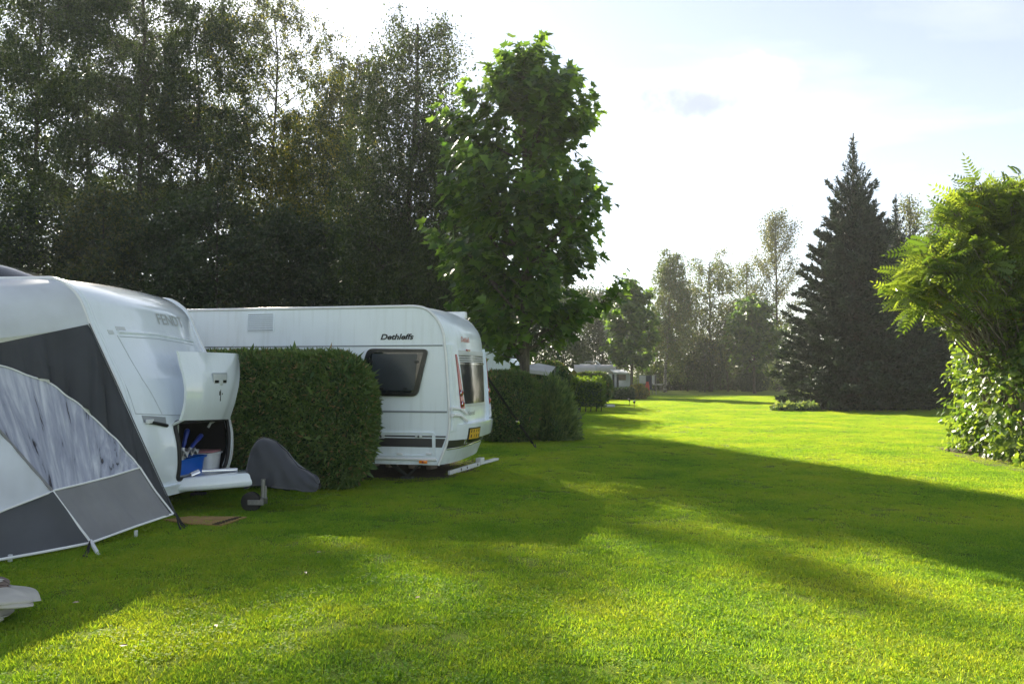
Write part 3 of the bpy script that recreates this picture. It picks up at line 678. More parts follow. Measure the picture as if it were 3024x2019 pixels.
        for q in (.72, .92):
            y0 = t[0] + (b[0] - t[0]) * q - .005; z0 = t[1] + (b[1] - t[1]) * q
            MB().lathe([(.001, 0), (.036, 0), (.044, .012), (.03, .03), (.001, .034)], 16, Matrix.Translation((B.R(m(y0), z0) + .056, m(y0), z0)) @ Matrix.Rotation(math.pi / 2, 4, 'Y')).build('lamp', 'red_lens', tl, 40)
            MB().lathe([(.046, -.004), (.052, .004), (.046, .012)], 16, Matrix.Translation((B.R(m(y0), z0) + .060, m(y0), z0)) @ Matrix.Rotation(math.pi / 2, 4, 'Y')).build('lamp_ring', 'chrome', tl, 40)
        for (pa, pb, th) in ((1206, 1222, .024), (1226, 1244, .028)):        # moulded grab handle below the light
            a, e = pix(1342, pa), pix(1368, pb)
            B.strip([(m(a[0]), a[1]), (m((a[0] + e[0]) / 2), a[1] - .012), (m(e[0]), e[1])], th, off=.062).build('grab_handle', 'rail_white', pil, 60)
    y, z = pix(1392, 1218); lettering(c, 'Nomad', .36, .075, 'grey_ink', lambda u, w, y=y, z=z: (B.R(y + u, z + w) + .006, y + u, z + w), bold=.02)
    # bumper shelf, number plate, dark bumper band
    sh = [(.02, pix(1376, 1243)[1] - .03), (W - .02, pix(1376, 1243)[1] - .03), (W - .02, pix(1376, 1262)[1] - .16), (.02, pix(1376, 1262)[1] - .16)]
    def Rs(y, z): return B.R(y, z) + .15 * (1 - abs(2 * y / W - 1) ** 4)
    bs = B.patch(sh, -.25, .0, 20, 6, R=Rs).build('bumper_shelf', 'gloss_white', c, 30)
    pc = [pix(1392, 1267, Rs), pix(1417, 1269, Rs), pix(1417, 1292, Rs), pix(1392, 1297, Rs)]
    yc, zc = sum(p[0] for p in pc) / 4, sum(p[1] for p in pc) / 4
    pl = B.patch([(yc - .19, zc + .105), (yc + .19, zc + .105), (yc + .19, zc - .11), (yc - .19, zc - .11)], .0, .012, R=Rs).build('number_plate_holder', 'black_frame', c)
    pp = B.patch([(yc - .165, zc + .085), (yc + .165, zc + .085), (yc + .165, zc - .065), (yc - .165, zc - .065)], .010, .016, R=Rs).build('number_plate', 'yellow_plate', pl)
    for k, (yy, zz, ww) in enumerate([(-.13, .055, .035), (-.06, .055, .035), (.03, .055, .03), (.11, .055, .04), (-.12, -.02, .04), (-.03, -.02, .012), (.05, -.02, .035), (.13, -.02, .03)]):
        B.patch([(yc + yy - ww * .32, zc + zz + .022), (yc + yy + ww * .32, zc + zz + .022), (yc + yy + ww * .32, zc + zz - .022), (yc + yy - ww * .32, zc + zz - .022)], .016, .0175, 1, 1, R=Rs).build('plate_mark', 'ink', pp)
    z1, z0 = pix(1335, 1292)[1], pix(1335, 1322)[1]
    B.patch([(.03, z1 + .02), (W - .03, z1 + .02), (W - .03, z0), (.03, z0)], -.01, .006, 24, 3).build('bumper_band', 'dark_stripe', c, 40)
    B.strip([(.03, z0 - .006), (W - .03, z0 - .006)], .014, off=.008).build('bumper_trim', 'chrome', c, 60)
    B.strip([(.05, z1 - .045), (.5, z1 - .045)], .008, off=.008).build('bumper_trim', 'chrome', c, 60)
    for yy in (.55, .66, 1.7, 1.82, 2.1):
        B.patch([(yy, z1 - .06), (yy + .05, z1 - .06), (yy + .035, z0 + .03), (yy - .015, z0 + .03)], .004, .012, 1, 2).build('bumper_stud', 'chrome', c)
    # roof: hatch, aerial pod, rolled awning box at the far side
    for (px, w, h) in ((690, .5, .06), (850, .34, .04), (1135, .75, .05)):
        x, _ = S(px, 905); MB().box(x - w / 2, x + w / 2, .75, 1.35, B.ztop + .02, B.ztop + .02 + h, bev=.02).build('roof_hatch', 'rail_white', c, 40)
    MB().box(-4.4, -.35, W - .02, W + .13, B.ztop - .02, B.ztop + .11, bev=.03).build('awning_box', 'rail_white', c, 40)
    # under the floor: axle, wheels, corner steadies
    MB().box(-6.3, -.5, .25, W - .25, B.zbot + .02, B.zbot + .10).build('chassis', 'dark_steel', c)
    MB().box(-2.9, -1.5, .1, .9, B.zbot - .12, B.zbot + .05).build('underfloor_tank', 'dark_steel', c)
    for y in (.16, W - .16): wheel(c, -3.6, y)
    for (x, y) in ((-.75, .32), (-.75, W - .32), (-5.9, .32), (-5.9, W - .32)):
        st = MB().tube([(x - .38, y, B.zbot + .06), (x, y, .05)], .032, 6).tube([(x + .30, y, B.zbot + .06), (x, y, .05)], .022, 6)
        st.box(x - .09, x + .09, y - .07, y + .07, 0.0, .05, bev=.01).build('corner_steady', 'dark_steel', c)
    MB().tube([(-1.55, .5, B.zbot), (-1.55, .5, .04)], .02, 6).build('drain_pipe', 'black_rubber', c)
    return fr, B
FR2, B2 = far_caravan()

# ---- nearest caravan, its nose with the gas locker lifted open
def near_caravan():
    p = at_depth(390, 1105, 7.94); fr = Frame((p.x, p.y, 0), math.radians(5))
    c = thing('caravan', 'white caravan with its front gas locker lifted open behind the grey awning', 'caravan'); fr.place(c)
    W = 2.28; S = fr.side
    prof = [S(120, 822), S(160, 824), S(200, 846), S(232, 882), S(262, 957), S(306, 1054), S(350, 1150), fr.side(676, 1242, W), fr.side(683, 1290, W), fr.side(680, 1347, W), fr.side(664, 1396, W)]
    B = Body(fr, prof, W, .20, 5.6, power=2.6)
    tl, tr, br, bl = B.pix(511, 1246), B.pix(668, 1236), B.pix(656, 1393), B.pix(521, 1416)
    hole2 = round_poly([bl, br, tr, tl], [.07, .12, .06, .10], 6)
    hp = [(a, b) for a, b in hole2]
    def inside(y, z):
        r = False; j = len(hp) - 1
        for i in range(len(hp)):
            if (hp[i][1] > z) != (hp[j][1] > z) and y < (hp[j][0] - hp[i][0]) * (z - hp[i][1]) / (hp[j][1] - hp[i][1]) + hp[i][0]: r = not r
            j = i
        return r
    B.shell('body', 'gloss_white', c, hole=inside)
    for y in (-.004, W + .004):
        MB().tube([(-5.2, y, B.ztop)] + [(x + .004, y, z) for x, z in B.prof], .024, 8).build('edge_rail', 'rail_white', c, 60)
    for y in (.075, W - .10):                   # second moulding beside the rail
        MB().tube([(x + B.bul(y) * min(1, .25 + .75 * max(0, (B.ztop - z) / .25)) - .002, y, z) for x, z in B.prof if z > 1.0], .016, 8).build('front_moulding', 'gloss_white', c, 60)
    # locker: gasket, liner
    ring = hp + [hp[0]]
    B.strip(ring, .026, off=.004, n=8).build('locker_gasket', 'black_rubber', c, 60)
    y0, y1 = min(q[0] for q in hp) - .04, max(q[0] for q in hp) + .03; z0, z1 = min(q[1] for q in hp) - .03, max(q[1] for q in hp) + .06
    xb, xf = -.62, .06
    ln = MB(); zf = z0 + .02
    ln.add([(xf, y0, zf), (xf, y1, zf), (xb, y1, zf), (xb, y0, zf), (xf, y0, z1), (xf, y1, z1), (xb, y1, z1), (xb, y0, z1)], [(0, 1, 2, 3), (7, 6, 5, 4), (3, 2, 6, 7), (0, 3, 7, 4), (1, 5, 6, 2)])
    ln.build('locker_liner', 'interior_dark', c, recalc=False)
    B.strip([(bl[0] + .05, bl[1] + .02), (br[0] - .05, br[1] + .02)], .018, off=-.03).build('locker_sill', 'grey_plastic', c)
    # white rim on the far side of the opening, rounded lip under it
    B.strip([(tr[0] + .03, tr[1] + .03), (tr[0] + .055, (tr[1] + br[1]) / 2 + .05), (br[0] + .06, br[1] + .06)], .035, off=-.005, n=8).build('locker_rim', 'gloss_white', c, 60)
    # lifted locker lid
    lift = .76
    def Rd(y, z): return float(np.interp(z - lift, B.zz, B.xx)) + B.bul(y) + .20 - .10 * max(0, (z - 1.45))
    TL, TR, MR, BR, BL = B.pix(527, 1037, Rd), B.pix(706, 1045, Rd), B.pix(712, 1110, Rd), B.pix(683, 1237, Rd), B.pix(540, 1241, Rd)
    nv, nu = 16, 18; P = []
    for i in range(nv + 1):
        v = i / nv; yl = TL[0] * (1 - v) + BL[0] * v
        a, b, m = TR[0], BR[0], MR[0]; tm = (TR[1] - MR[1]) / (TR[1] - BR[1])
        yr = a * (v - tm) * (v - 1) / ((0 - tm) * (0 - 1)) + m * v * (v - 1) / (tm * (tm - 1)) + b * v * (v - tm) / (1 - tm)
        row = []
        for j in range(nu + 1):
            u = j / nu; y = yl * (1 - u) + yr * u; z = (TL[1] * (1 - v) + BL[1] * v) * (1 - u) + (TR[1] * (1 - v) + BR[1] * v) * u
            ridge = .018 * (1 / (1 + math.exp(-(u - .16) * 60)) - 1) + .018 * (1 / (1 + math.exp((u - .88 + v * .10) * 60)) - 1)
            row.append(Vector((Rd(y, z) + (ridge if v > .22 else ridge * v / .22), y, z)))
        P.append(row)
    lid = MB().slab(P, Vector((-1, 0, 0)), .028).build('locker_lid', 'gloss_white', c, 35)
    yc, zc = B.pix(650, 1125, Rd); xh = Rd(yc, zc)
    MB().box(xh - .012, xh + .001, yc - .18, yc + .18, zc - .10, zc + .10, bev=.012).build('handle_surround', 'seam_grey', lid, 40)
    hd = MB().box(xh - .012, xh + .004, yc - .165, yc + .165, zc - .085, zc + .085, bev=.012).build('lid_handle', 'pale_plastic', lid, 40)
    for dy in (-.085, .11):
        MB().box(xh + .002, xh + .008, yc + dy - .055, yc + dy + .045, zc - .022, zc + .012, bev=.004).build('handle_recess', 'black_frame', hd)
    MB().box(xh + .002, xh + .018, yc - .02, yc + .045, zc - .05, zc + .012, bev=.006).build('handle_grip', 'pale_plastic', hd, 40)
    kx = xh + .008
    k = MB().tube([(kx, yc + .0, zc - .10), (kx, yc + .0, zc - .24)], .006, 6).box(kx - .003, kx + .004, yc - .035, yc + .0, zc - .17, zc - .12).box(kx - .003, kx + .004, yc + .035, yc + .05, zc - .165, zc - .145)
    k.build('key', 'dark_steel', lid)
    for y in (TL[0] + .12, BR[0] - .02):        # lift arms
        z = BL[1]; MB().tube([(Rd(y, z) - .03, y, z + .02), (B.R(y, z - .1) - .10, y, z - .10), (B.R(y, z - .2) - .16, y, z - .16)], .016, 6).build('lift_arm', 'pale_plastic', lid)
    MB().box(.0, .06, tl[0] + .10, tl[0] + .26, tl[1] - .16, tl[1] - .02, bev=.01).build('hinge_plate', 'pale_plastic', c)
    # belt ridge, seams and panel lines on the nose
    a, b = B.pix(347, 980), B.pix(567, 1008); m = B.pix(460, 987)
    B.strip([a, m, b], .020, off=.004, n=8).build('belt_ridge', 'gloss_white', c, 60)
    B.strip([(a[0], a[1] - .05), (m[0], m[1] - .055), (b[0], b[1] - .05)], .005, off=.0).build('seam', 'seam_grey', c)
    B.strip([B.pix(346, 990), B.pix(420, 1120), B.pix(478, 1222)], .004, off=.001).build('seam', 'seam_grey', c)
    B.strip([B.pix(302, 991), B.pix(345, 1090), B.pix(400, 1222)], .003, off=.001).build('seam', 'seam_grey', c)
    B.strip([B.pix(400, 1221), B.pix(470, 1224), B.pix(540, 1226)], .005, off=.0).build('seam', 'seam_grey', c)
    for (px, py, w) in ((326, 980, .06), (355, 970, .12)):
        y, z = B.pix(px, py); B.patch([(y - w / 2, z + .022), (y + w / 2, z + .022), (y + w / 2, z - .022), (y - w / 2, z - .022)], -.004, .008).build('front_marker', 'pale_plastic', c)
    y, z = B.pix(503, 946); lettering(c, 'FENDT', .62, .13, 'grey_ink', lambda u, w: (B.R(y + u, z + w) + .008, y + u, z + w), bold=.01)
    # recessed grab handle beside the locker
    g0, g1, g2, g3 = B.pix(418, 1226), B.pix(488, 1231), B.pix(492, 1262), B.pix(424, 1246)
    B.patch([g0, g1, g2, g3], -.002, .004).build('grab_recess', 'grey_plastic', c)
    h0, h1 = B.pix(432, 1244), B.pix(490, 1256)
    gh = B.strip([h0, h1], .020, off=.018).build('grab_handle', 'black_frame', c, 60)
    y, z = B.pix(436, 1244); MB().box(B.R(y, z) + .005, B.R(y, z) + .045, y - .05, y + .05, z - .02, z + .024, bev=.006).build('handle_end', 'rail_white', gh)
    # bumper lip and drawbar fairing
    zb = B.zbot
    def Rl(y, z): return B.R(y, max(z, zb)) + .05
    B.patch([(.02, zb + .09), (W - .05, zb + .09), (W - .05, zb - .02), (.02, zb - .02)], -.25, .0, 20, 3, R=Rl).build('bumper_lip', 'gloss_white', c, 30)
    xt = 1.02; ym = W / 2
    hgt = [(-.30, .62, zb - .01, zb + .15), (.12, .52, zb - .01, zb + .145), (.55, .28, zb + .00, zb + .165), (xt, .12, zb + .03, zb + .19)]
    P = []
    for (x, hw, lo, hi) in hgt:
        sec = round_poly([(-hw * .93, lo), (hw * .93, lo), (hw, lo + .05), (hw * .9, hi), (-hw * .9, hi), (-hw, lo + .05)], .03, 3); P.append([Vector((x, ym + q[0], q[1])) for q in sec + [sec[0]]])
    MB().grid(P).prism(P[-1][:-1], (.01, 0, 0)).build('drawbar_fairing', 'gloss_white', c, 40)
    MB().tube([(-.4, ym - .3, zb + .06), (xt + .1, ym - .02, zb + .11)], .03, 6).tube([(-.4, ym + .3, zb + .06), (xt + .1, ym + .02, zb + .11)], .03, 6).tube([(xt, ym, zb + .10), (xt + .55, ym, zb + .12)], .04, 8).build('drawbar', 'dark_steel', c)
    MB().tube([(.30, ym - .2, zb + .20), (.62, ym + .05, zb + .19)], .025, 8).tube([(.28, ym - .22, zb + .20), (.22, ym - .30, zb + .17)], .03, 6).build('stay_bar', 'chrome', c, 60)
    # jockey wheel
    jx, jy = fr.side(777, 1470, ym - .22)[0], ym - .22
    post = MB().tube([(jx, jy, zb + .12), (jx, jy, .16)], .028, 10).tube([(jx + .03, jy, .30), (jx + .03, jy, .15)], .014, 6).build('jockey_post', 'steel', c, 60)
    wx = fr.side(742, 1497, jy)[0]; r = .115
    M = Matrix.Translation((wx, jy, r)) @ Matrix.Rotation(math.pi / 2, 4, 'X')
    MB().lathe([(.001, -.035), (.05, -.04), (.09, -.035), (r, -.028), (r, .028), (.09, .035), (.05, .04), (.001, .035)], 26, M).build('jockey_wheel', 'tyre', post, 40)
    MB().box(wx - .02, jx + .03, jy - .062, jy - .044, r - .03, r + .03, bev=.006).box(wx - .02, jx + .03, jy + .044, jy + .062, r - .03, r + .03, bev=.006).box(jx - .01, jx + .03, jy - .06, jy + .06, r - .02, r + .05).build('jockey_fork', 'steel', post)
    # roof skylight
    x0 = fr.side(118, 824, 1.1)[0]
    dm = []
    for i in range(9):
        t = i / 8; x = x0 - 1.3 + 1.3 * t; h = .14 + .24 * (1 - t ** 2.2)
        dm.append([Vector((x, .75 + .8 * j / 8, B.ztop + .03 + h * (1 - abs(j / 4 - 1) ** 3) + .004)) for j in range(9)])
    sk = MB().slab(dm, Vector((0, 0, -1)), .012).build('skylight', 'smoked_pane', c, 60)
    MB().tube([(x0 - 1.3, .74, B.ztop + .03), (x0 + .02, .74, B.ztop + .03), (x0 + .02, 1.56, B.ztop + .03), (x0 - 1.3, 1.56, B.ztop + .03)], .03, 8).build('skylight_rim', 'rail_white', sk, 60)
    MB().tube([tuple(r[0] + Vector((0, 0, .01))) for r in dm], .014, 6).build('skylight_edge', 'chrome', sk, 60)
    for y in (.16, W - .16): wheel(c, -3.1, y)
    MB().box(-5.0, -.3, .3, W - .3, zb, zb + .08).build('chassis', 'dark_steel', c)
    for y in (.35, W - .35):
        MB().tube([(-.5, y, zb + .04), (-.25, y, .05)], .03, 6).box(-.33, -.17, y - .06, y + .06, 0, .05).build('corner_steady', 'dark_steel', c)
    return fr, B, dict(zf=zf, hp=hp, tl=tl, br=br, bl=bl, zb=zb, ym=ym, xt=xt)
FR1, B1, LK = near_caravan()

# ---- things in the open locker
def locker_things():
    M0 = Matrix.Translation(FR1.o) @ Matrix.Rotation(-FR1.yaw, 4, 'Z'); zf = LK['zf'] + .012
    def spot(px, dx): y, z = B1.pix(px, 1390); return M0 @ Vector((B1.R(y, .5) - dx, y, zf))
    def tub(name, label, mat, p, a, b, h, rz):
        rings = []
        for (k, z) in ((.86, 0), (.88, .01), (.97, h * .92), (1.06, h * .93), (1.06, h), (.98, h), (.94, h * .9), (.84, .02)):
            rp = round_poly([(-a * k, -b * k), (a * k, -b * k), (a * k, b * k), (-a * k, b * k)], min(a, b) * .55, 5); rings.append([(x, y, z) for x, y in rp + [rp[0]]])
        o = MB().grid(rings).add([Vector((x, y, .012)) for x, y, z in rings[0][:-1]], [tuple(range(len(rings[0]) - 1))]).build(name, mat, None, 40)
        o.location = p; o.rotation_euler = (0, 0, rz); tag(o, label, 'tub'); return o
    p = spot(602, .34); tub('plastic_tub', 'blue plastic tub standing in the open caravan locker', 'blue_plastic', p, .19, .36, .25, -FR1.yaw)
    q = spot(656, .27); tub('plastic_tub', 'white plastic tub beside the blue one in the open locker', 'white_plastic', q, .16, .17, .25, -FR1.yaw)
    s = spot(540, .17); o = MB().box(-.075, .075, -.11, .11, 0, .10, bev=.02).build('sponge', 'yellow_foam', None, 40); o.location = s; o.rotation_euler = (0, 0, .1); tag(o, 'yellow sponge at the sill of the open caravan locker', 'sponge')
    # folded cloth and two blue-gripped brushes on the blue tub
    t = p + Vector((0, 0, .255)); P = []
    r = random.Random(4)
    for i in range(10): P.append([Vector((-.16 + .36 * i / 9, -.34 + .46 * j / 11, .02 + .09 * math.sin(i * 1.1 + j * .9) ** 2 + r.uniform(0, .02))) for j in range(12)])
    o = MB().slab(P, Vector((0, 0, -1)), .012).build('rag', 'white_cloth', None, 60); o.location = t; tag(o, 'crumpled white cloth lying over the blue tub', 'cloth')
    for k, (dy, top, zl) in enumerate(((-.02, (.02, .10, .30), 'upright blue-handled brush sticking out of the blue tub'), (.10, (.04, .36, .20), 'slanting blue-handled brush sticking out of the blue tub'))):
        b = thing('hand_brush', zl, 'brush', t + Vector((0.10, dy - .12, .05)))
        a = Vector((0, 0, 0)); e = Vector(top); u = (e - a)
        MB().tube([a + u * q for q in (.25, .4, .6, .8, .95, 1.0)], [.018, .026, .024, .032, .03, .012], 10).build('handle', 'blue_grip', b, 60)
        MB().tube([a + u * .25, a, a - u * .25], [.02, .03, .035], 8).build('brush_head', 'white_plastic', b, 60)
    o = MB().box(-.14, .14, -.15, .15, 0, .02, bev=.008).build('folded_towel', 'pink_cloth', None, 40); o.location = q + Vector((0, 0, .252)); tag(o, 'folded pink cloth on top of the white tub', 'cloth')
    w = M0 @ Vector((-.25, LK['bl'][0] + .02, zf)); o = MB().box(-.12, .12, -.10, .03, 0, .34, bev=.01).build('carton', 'cardboard', None); o.location = w; o.rotation_euler = (0, 0, .05); tag(o, 'narrow brown carton at the side of the open locker', 'box')
    # grey weather cover over the coupling
    fr, ym, xt, zb = FR1, LK['ym'], LK['xt'], LK['zb']
    def sx(px, py): return fr.side(px, py, ym)
    prof = [  # px x, top y, bottom y, half width
        (729, 1412, 1436, .04), (733, 1385, 1440, .09), (740, 1345, 1438, .13), (750, 1312, 1434, .15), (763, 1297, 1430, .16), (778, 1291, 1427, .17), (796, 1294, 1428, .18), (815, 1304, 1431, .18), (833, 1318, 1434, .18), (848, 1334, 1436, .18),
        (866, 1358, 1439, .17), (888, 1377, 1442, .15), (909, 1390, 1446, .13), (926, 1399, 1449, .11), (937, 1407, 1448, .08), (944, 1424, 1440, .04)]
    P = []; rr = random.Random(2)
    for (px, ty, by, hw) in prof:
        x, zt = sx(px, ty); _, z0 = sx(px, by); row = []
        for j in range(17):
            a = math.pi * j / 16; s_ = math.sin(a); cy = math.cos(a)
            k = .62 + .38 * (1 - s_)          # peaked section
            zz = z0 + (zt - z0) * s_ ** .85
            row.append(Vector((x + rr.uniform(-.006, .006), ym - hw * math.copysign(abs(cy) ** .75, cy) * (1 + .10 * math.sin(px * .16 + j * .5)) + .016 * math.sin(px * .11 + j * 1.7), zz + .006 * math.sin(px * .2 + j))))
        P.append(row)
    o = MB().grid(P).build('hitch_cover', 'cover_grey', None, 70); fr.place(o); tag(o, 'dark grey fabric cover draped over the tow hitch of the open-locker caravan', 'cover')
    md = o.modifiers.new('sub', 'SUBSURF'); md.levels = 1; md.render_levels = 2
    hem = MB().tube([r[0] + Vector((0, -.004, .01)) for r in P], .008, 6).tube([r[-1] + Vector((0, .004, .01)) for r in P], .008, 6)
    h = hem.build('hem', 'cover_grey', o, 60)
    MB().tube([max(r, key=lambda v: v.z) + Vector((0, -.01, .002)) for r in P], .006, 6).build('seam', 'cover_grey', o, 60)
    cb = MB().tube([Vector((sx(835, 1450)[0], ym - .05, zb + .08)), Vector((sx(845, 1470)[0], ym - .08, zb - .02)), Vector((sx(862, 1472)[0], ym - .09, zb - .03)), Vector((sx(864, 1452)[0], ym - .06, zb + .08))], .008, 6).build('breakaway_cable', 'black_rubber', None, 60)
    fr.place(cb); tag(cb, 'thin black cable looped below the grey hitch cover', 'cable')
    # straw-coloured ground mat in front of the jockey wheel
    pts = [ground(482, 1540), ground(560, 1531), ground(728, 1530), ground(655, 1556), ground(560, 1552)]
    c = sum(pts, Vector()) / 5; me = MB().prism([q + Vector((0, 0, .012 + .006 * math.sin(i * 2.0))) for i, q in enumerate(pts)], (0, 0, .014))
    o = me.build('ground_mat', 'straw_mat'); tag(o, 'orange-brown woven mat lying on the grass before the jockey wheel', 'mat')
    for k in range(9):
        e = pts[3].lerp(pts[2], k / 9); d = (pts[4] - e).normalized()
        MB().tube([e + Vector((0, 0, .03)) + d * .03, e + Vector((0, 0, .03)) + d * .11], .006, 5).build('mat_stripe', 'mat_mark', o)
locker_things()
# ------------------------------------------------------------------ awning
def keep(o, parent, loc):
    o.parent = parent; o.matrix_parent_inverse = Matrix.Translation(loc).inverted(); return o
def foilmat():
    m, n, l = nodes_of('foil_painted_sheen')
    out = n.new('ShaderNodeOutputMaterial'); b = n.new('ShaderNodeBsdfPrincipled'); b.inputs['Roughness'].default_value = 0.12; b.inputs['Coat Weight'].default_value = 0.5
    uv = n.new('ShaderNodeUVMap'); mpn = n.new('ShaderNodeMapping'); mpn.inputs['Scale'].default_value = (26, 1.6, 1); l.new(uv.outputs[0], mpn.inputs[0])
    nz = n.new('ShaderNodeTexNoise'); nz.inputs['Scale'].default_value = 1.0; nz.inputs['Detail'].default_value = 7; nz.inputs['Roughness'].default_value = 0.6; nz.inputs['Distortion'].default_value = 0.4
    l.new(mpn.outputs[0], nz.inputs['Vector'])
    cr = n.new('ShaderNodeValToRGB'); e = cr.color_ramp.elements; e[0].position = 0.34; e[0].color = (0.012, 0.012, 0.02, 1); e[1].position = 0.75; e[1].color = (0.66, 0.68, 0.74, 1)  # opaque sheet: pale reflections and dark fold slits painted as colour streaks
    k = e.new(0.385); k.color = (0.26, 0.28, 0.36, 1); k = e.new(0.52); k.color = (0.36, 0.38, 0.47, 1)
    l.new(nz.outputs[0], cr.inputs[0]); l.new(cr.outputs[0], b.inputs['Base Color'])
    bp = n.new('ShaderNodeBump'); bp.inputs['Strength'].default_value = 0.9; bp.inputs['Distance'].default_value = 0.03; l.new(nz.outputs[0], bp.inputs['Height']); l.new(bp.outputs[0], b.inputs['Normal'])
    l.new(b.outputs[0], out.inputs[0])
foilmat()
def resample(pts, n):
    """polyline of (t, x, y) -> n pixel points by t, smoothed"""
    t = np.array([p[0] for p in pts]); xs = np.array([p[1] for p in pts], float); ys = np.array([p[2] for p in pts], float)
    q = np.linspace(t[0], t[-1], n); return list(zip(np.interp(q, t, xs), np.interp(q, t, ys)))
def awning():
    A = Vector((0, 0, 0)); sx, sz = FR1.side(262, 957, -.03); A = FR1.o + FR1.ex * sx + FR1.ey * -.03 + Vector((0, 0, sz))
    bx, bz = FR1.side(519, 1523, -.10); Bp, C, E = FR1.o + FR1.ex * bx + FR1.ey * -.10 + Vector((0, 0, bz)), ground(267, 1603, .05), ground(0, 1650, .05)
    n1 = (Bp - A).cross(C - A).normalized(); n1 = n1 if n1.dot(CAM - A) > 0 else -n1
    def sp(x, y): return on_plane(x, y, A, n1)
    Pm = sp(0, 1276); T = C + (Pm - C) * ((1.92 - C.z) / (Pm.z - C.z))
    n2 = (E - C).cross(Pm - C).normalized(); n2 = n2 if n2.dot(CAM - C) > 0 else -n2
    def fp(x, y): return on_plane(x, y, C, n2)
    base = Vector((C.x, C.y, 0))
    aw = thing('awning', 'grey caravan awning with wrinkled clear window and white piping at the open-locker caravan', 'awning', base)
    def part(mb, name, mat, smooth=70, par=None, uv=None):
        o = mb.build(name, mat, None, smooth, recalc=False); keep(o, aw, base); return o
    def sheet(lo, hi, fn, nrm, nv, amp, wl, mat, name, amp_fn=None, t=.006, seed=0, uvs=False):
        """cloth between two pixel curves, with soft folds running between them"""
        r = random.Random(seed); n = len(lo); ph = [r.uniform(0, 6.28) for _ in range(6)]; P = []
        for i in range(nv + 1):
            v = i / nv; row = []
            for j in range(n):
                x, y = lo[j][0] * (1 - v) + hi[j][0] * v, lo[j][1] * (1 - v) + hi[j][1] * v; u = j / (n - 1)
                d = amp * (math.sin(u * wl + ph[0]) + .6 * math.sin(u * wl * 2.3 + ph[1] + v * 1.2) + .35 * math.sin(u * wl * 4.7 + ph[2] - v)) * (amp_fn(u, v) if amp_fn else 1)
                row.append(fn(x, y) + nrm * d)
            P.append(row)
        mb = MB().slab(P, nrm, t); o = part(mb, name, mat)
        if uvs:
            me = o.data; ul = me.uv_layers.new(name='UVMap'); nn = (nv + 1) * n
            for lp in me.loops:
                k = lp.vertex_index; k2 = k if k < nn else k - nn; i, j = divmod(k2, n); j = j if k < nn else n - 1 - j
                ul.data[lp.index].uv = (j / (n - 1), i / nv)
        return o, P
    # curves in the photograph
    arc = [(0, -260, 1010), (.18, -120, 1048), (.34, 0, 1081), (.40, 60, 1100), (.46, 100, 1118), (.51, 135, 1124), (.56, 165, 1146), (.62, 200, 1173), (.68, 240, 1201), (.74, 280, 1241), (.80, 318, 1276), (.86, 350, 1308), (.93, 385, 1350), (1, 410, 1378)]
    low = [(0, -260, 1020), (.10, -160, 1120), (.22, 0, 1278), (.40, 152, 1450), (.60, 235, 1430), (.80, 325, 1408), (1, 411, 1382)]
    n = 90; arcp, lowp = resample(arc, n), resample(low, n)
    fade = lambda u, v: min(1, v * 6 + .3) * min(1, (1 - v) * 6 + .3)
    sheet(lowp, arcp, sp, n1, 14, .007, 46, 'foil_painted_sheen', 'clear_window', fade, seed=1, uvs=True)
    inner = [(t * .72, x, y) for t, x, y in arc] + [(.86, 462, 1452), (1, 512, 1520)]
    outer = [(0, -260, 1050 - 40), (.25, 0, 1012), (.36, 105, 990), (.52, 262, 957), (.66, 348, 1146), (.84, 440, 1350), (1, 519, 1522)]
    sheet(resample(inner, n), resample(outer, n), lambda x, y: sp(x, y) - n1 * .008, n1, 14, .030, 40, 'tent_dark', 'dark_side_panel', lambda u, v: (.15 + .9 * min(1, max(0, (.78 - u) * 4))) * (1 - v ** 4) , seed=2)
    bot = resample([(0, 268, 1602), (.3, 340, 1576), (.55, 400, 1554), (.8, 460, 1534), (1, 508, 1518)], 40); top = resample([(0, 152, 1450), (.35, 245, 1428), (.7, 330, 1406), (1, 411, 1382)], 40)
    sheet(bot, top, sp, n1, 10, .012, 14, 'tent_mid', 'skirt_panel', lambda u, v: 1 - v * .7, seed=3)
    # front face: pale panel above a slate skirt (runs on out of the frame)
    ft = [(0, -420, 840), (.5, 0, 1276), (1, 152, 1450)]; fm = [(0, -420, 1690), (.5, 0, 1511), (1, 153, 1452)]
    sheet(resample(fm, 40), resample(ft, 40), fp, n2, 10, .008, 9, 'tent_light', 'pale_front_panel', seed=4)
    fb = [(0, -420, 1728), (.55, 0, 1652), (.75, 120, 1631), (1, 266, 1603)]; fm2 = [(0, -420, 1690), (.55, 0, 1511), (1, 153, 1453)]
    sheet(resample(fb, 40), resample(fm2, 40), fp, n2, 10, .016, 9, 'tent_slate', 'slate_front_skirt', seed=5)
    # roof of the awning: follows the rail round and comes forward
    rail = [(262, 957), (247, 915), (232, 882), (217, 862), (200, 846), (180, 832), (160, 825), (120, 822), (40, 822), (-60, 822), (-250, 822), (-600, 822)]
    rp = []
    for q in rail:
        x, z = FR1.side(q[0], q[1], -.03); rp.append(FR1.o + FR1.ex * x + FR1.ey * -.03 + Vector((0, 0, z - .004)))
    Tb = sp(-260, 1010); dv = Tb - A; P = []
    for i in range(13):
        s = i / 12; sag = -.035 * math.sin(math.pi * s)
        P.append([p + dv * s + Vector((0, 0, sag * (1 if k < 2 else .8))) for k, p in enumerate(rp)])
    part(MB().slab(P, Vector((0, 0, -1)), .008), 'roof_panel', 'tent_light')
    # piping
    def pipe(pts, fn, r, nrm, name='piping', mat='piping'):
        return part(MB().tube([fn(x, y) + nrm * .012 for x, y in pts], r, 8), name, mat)
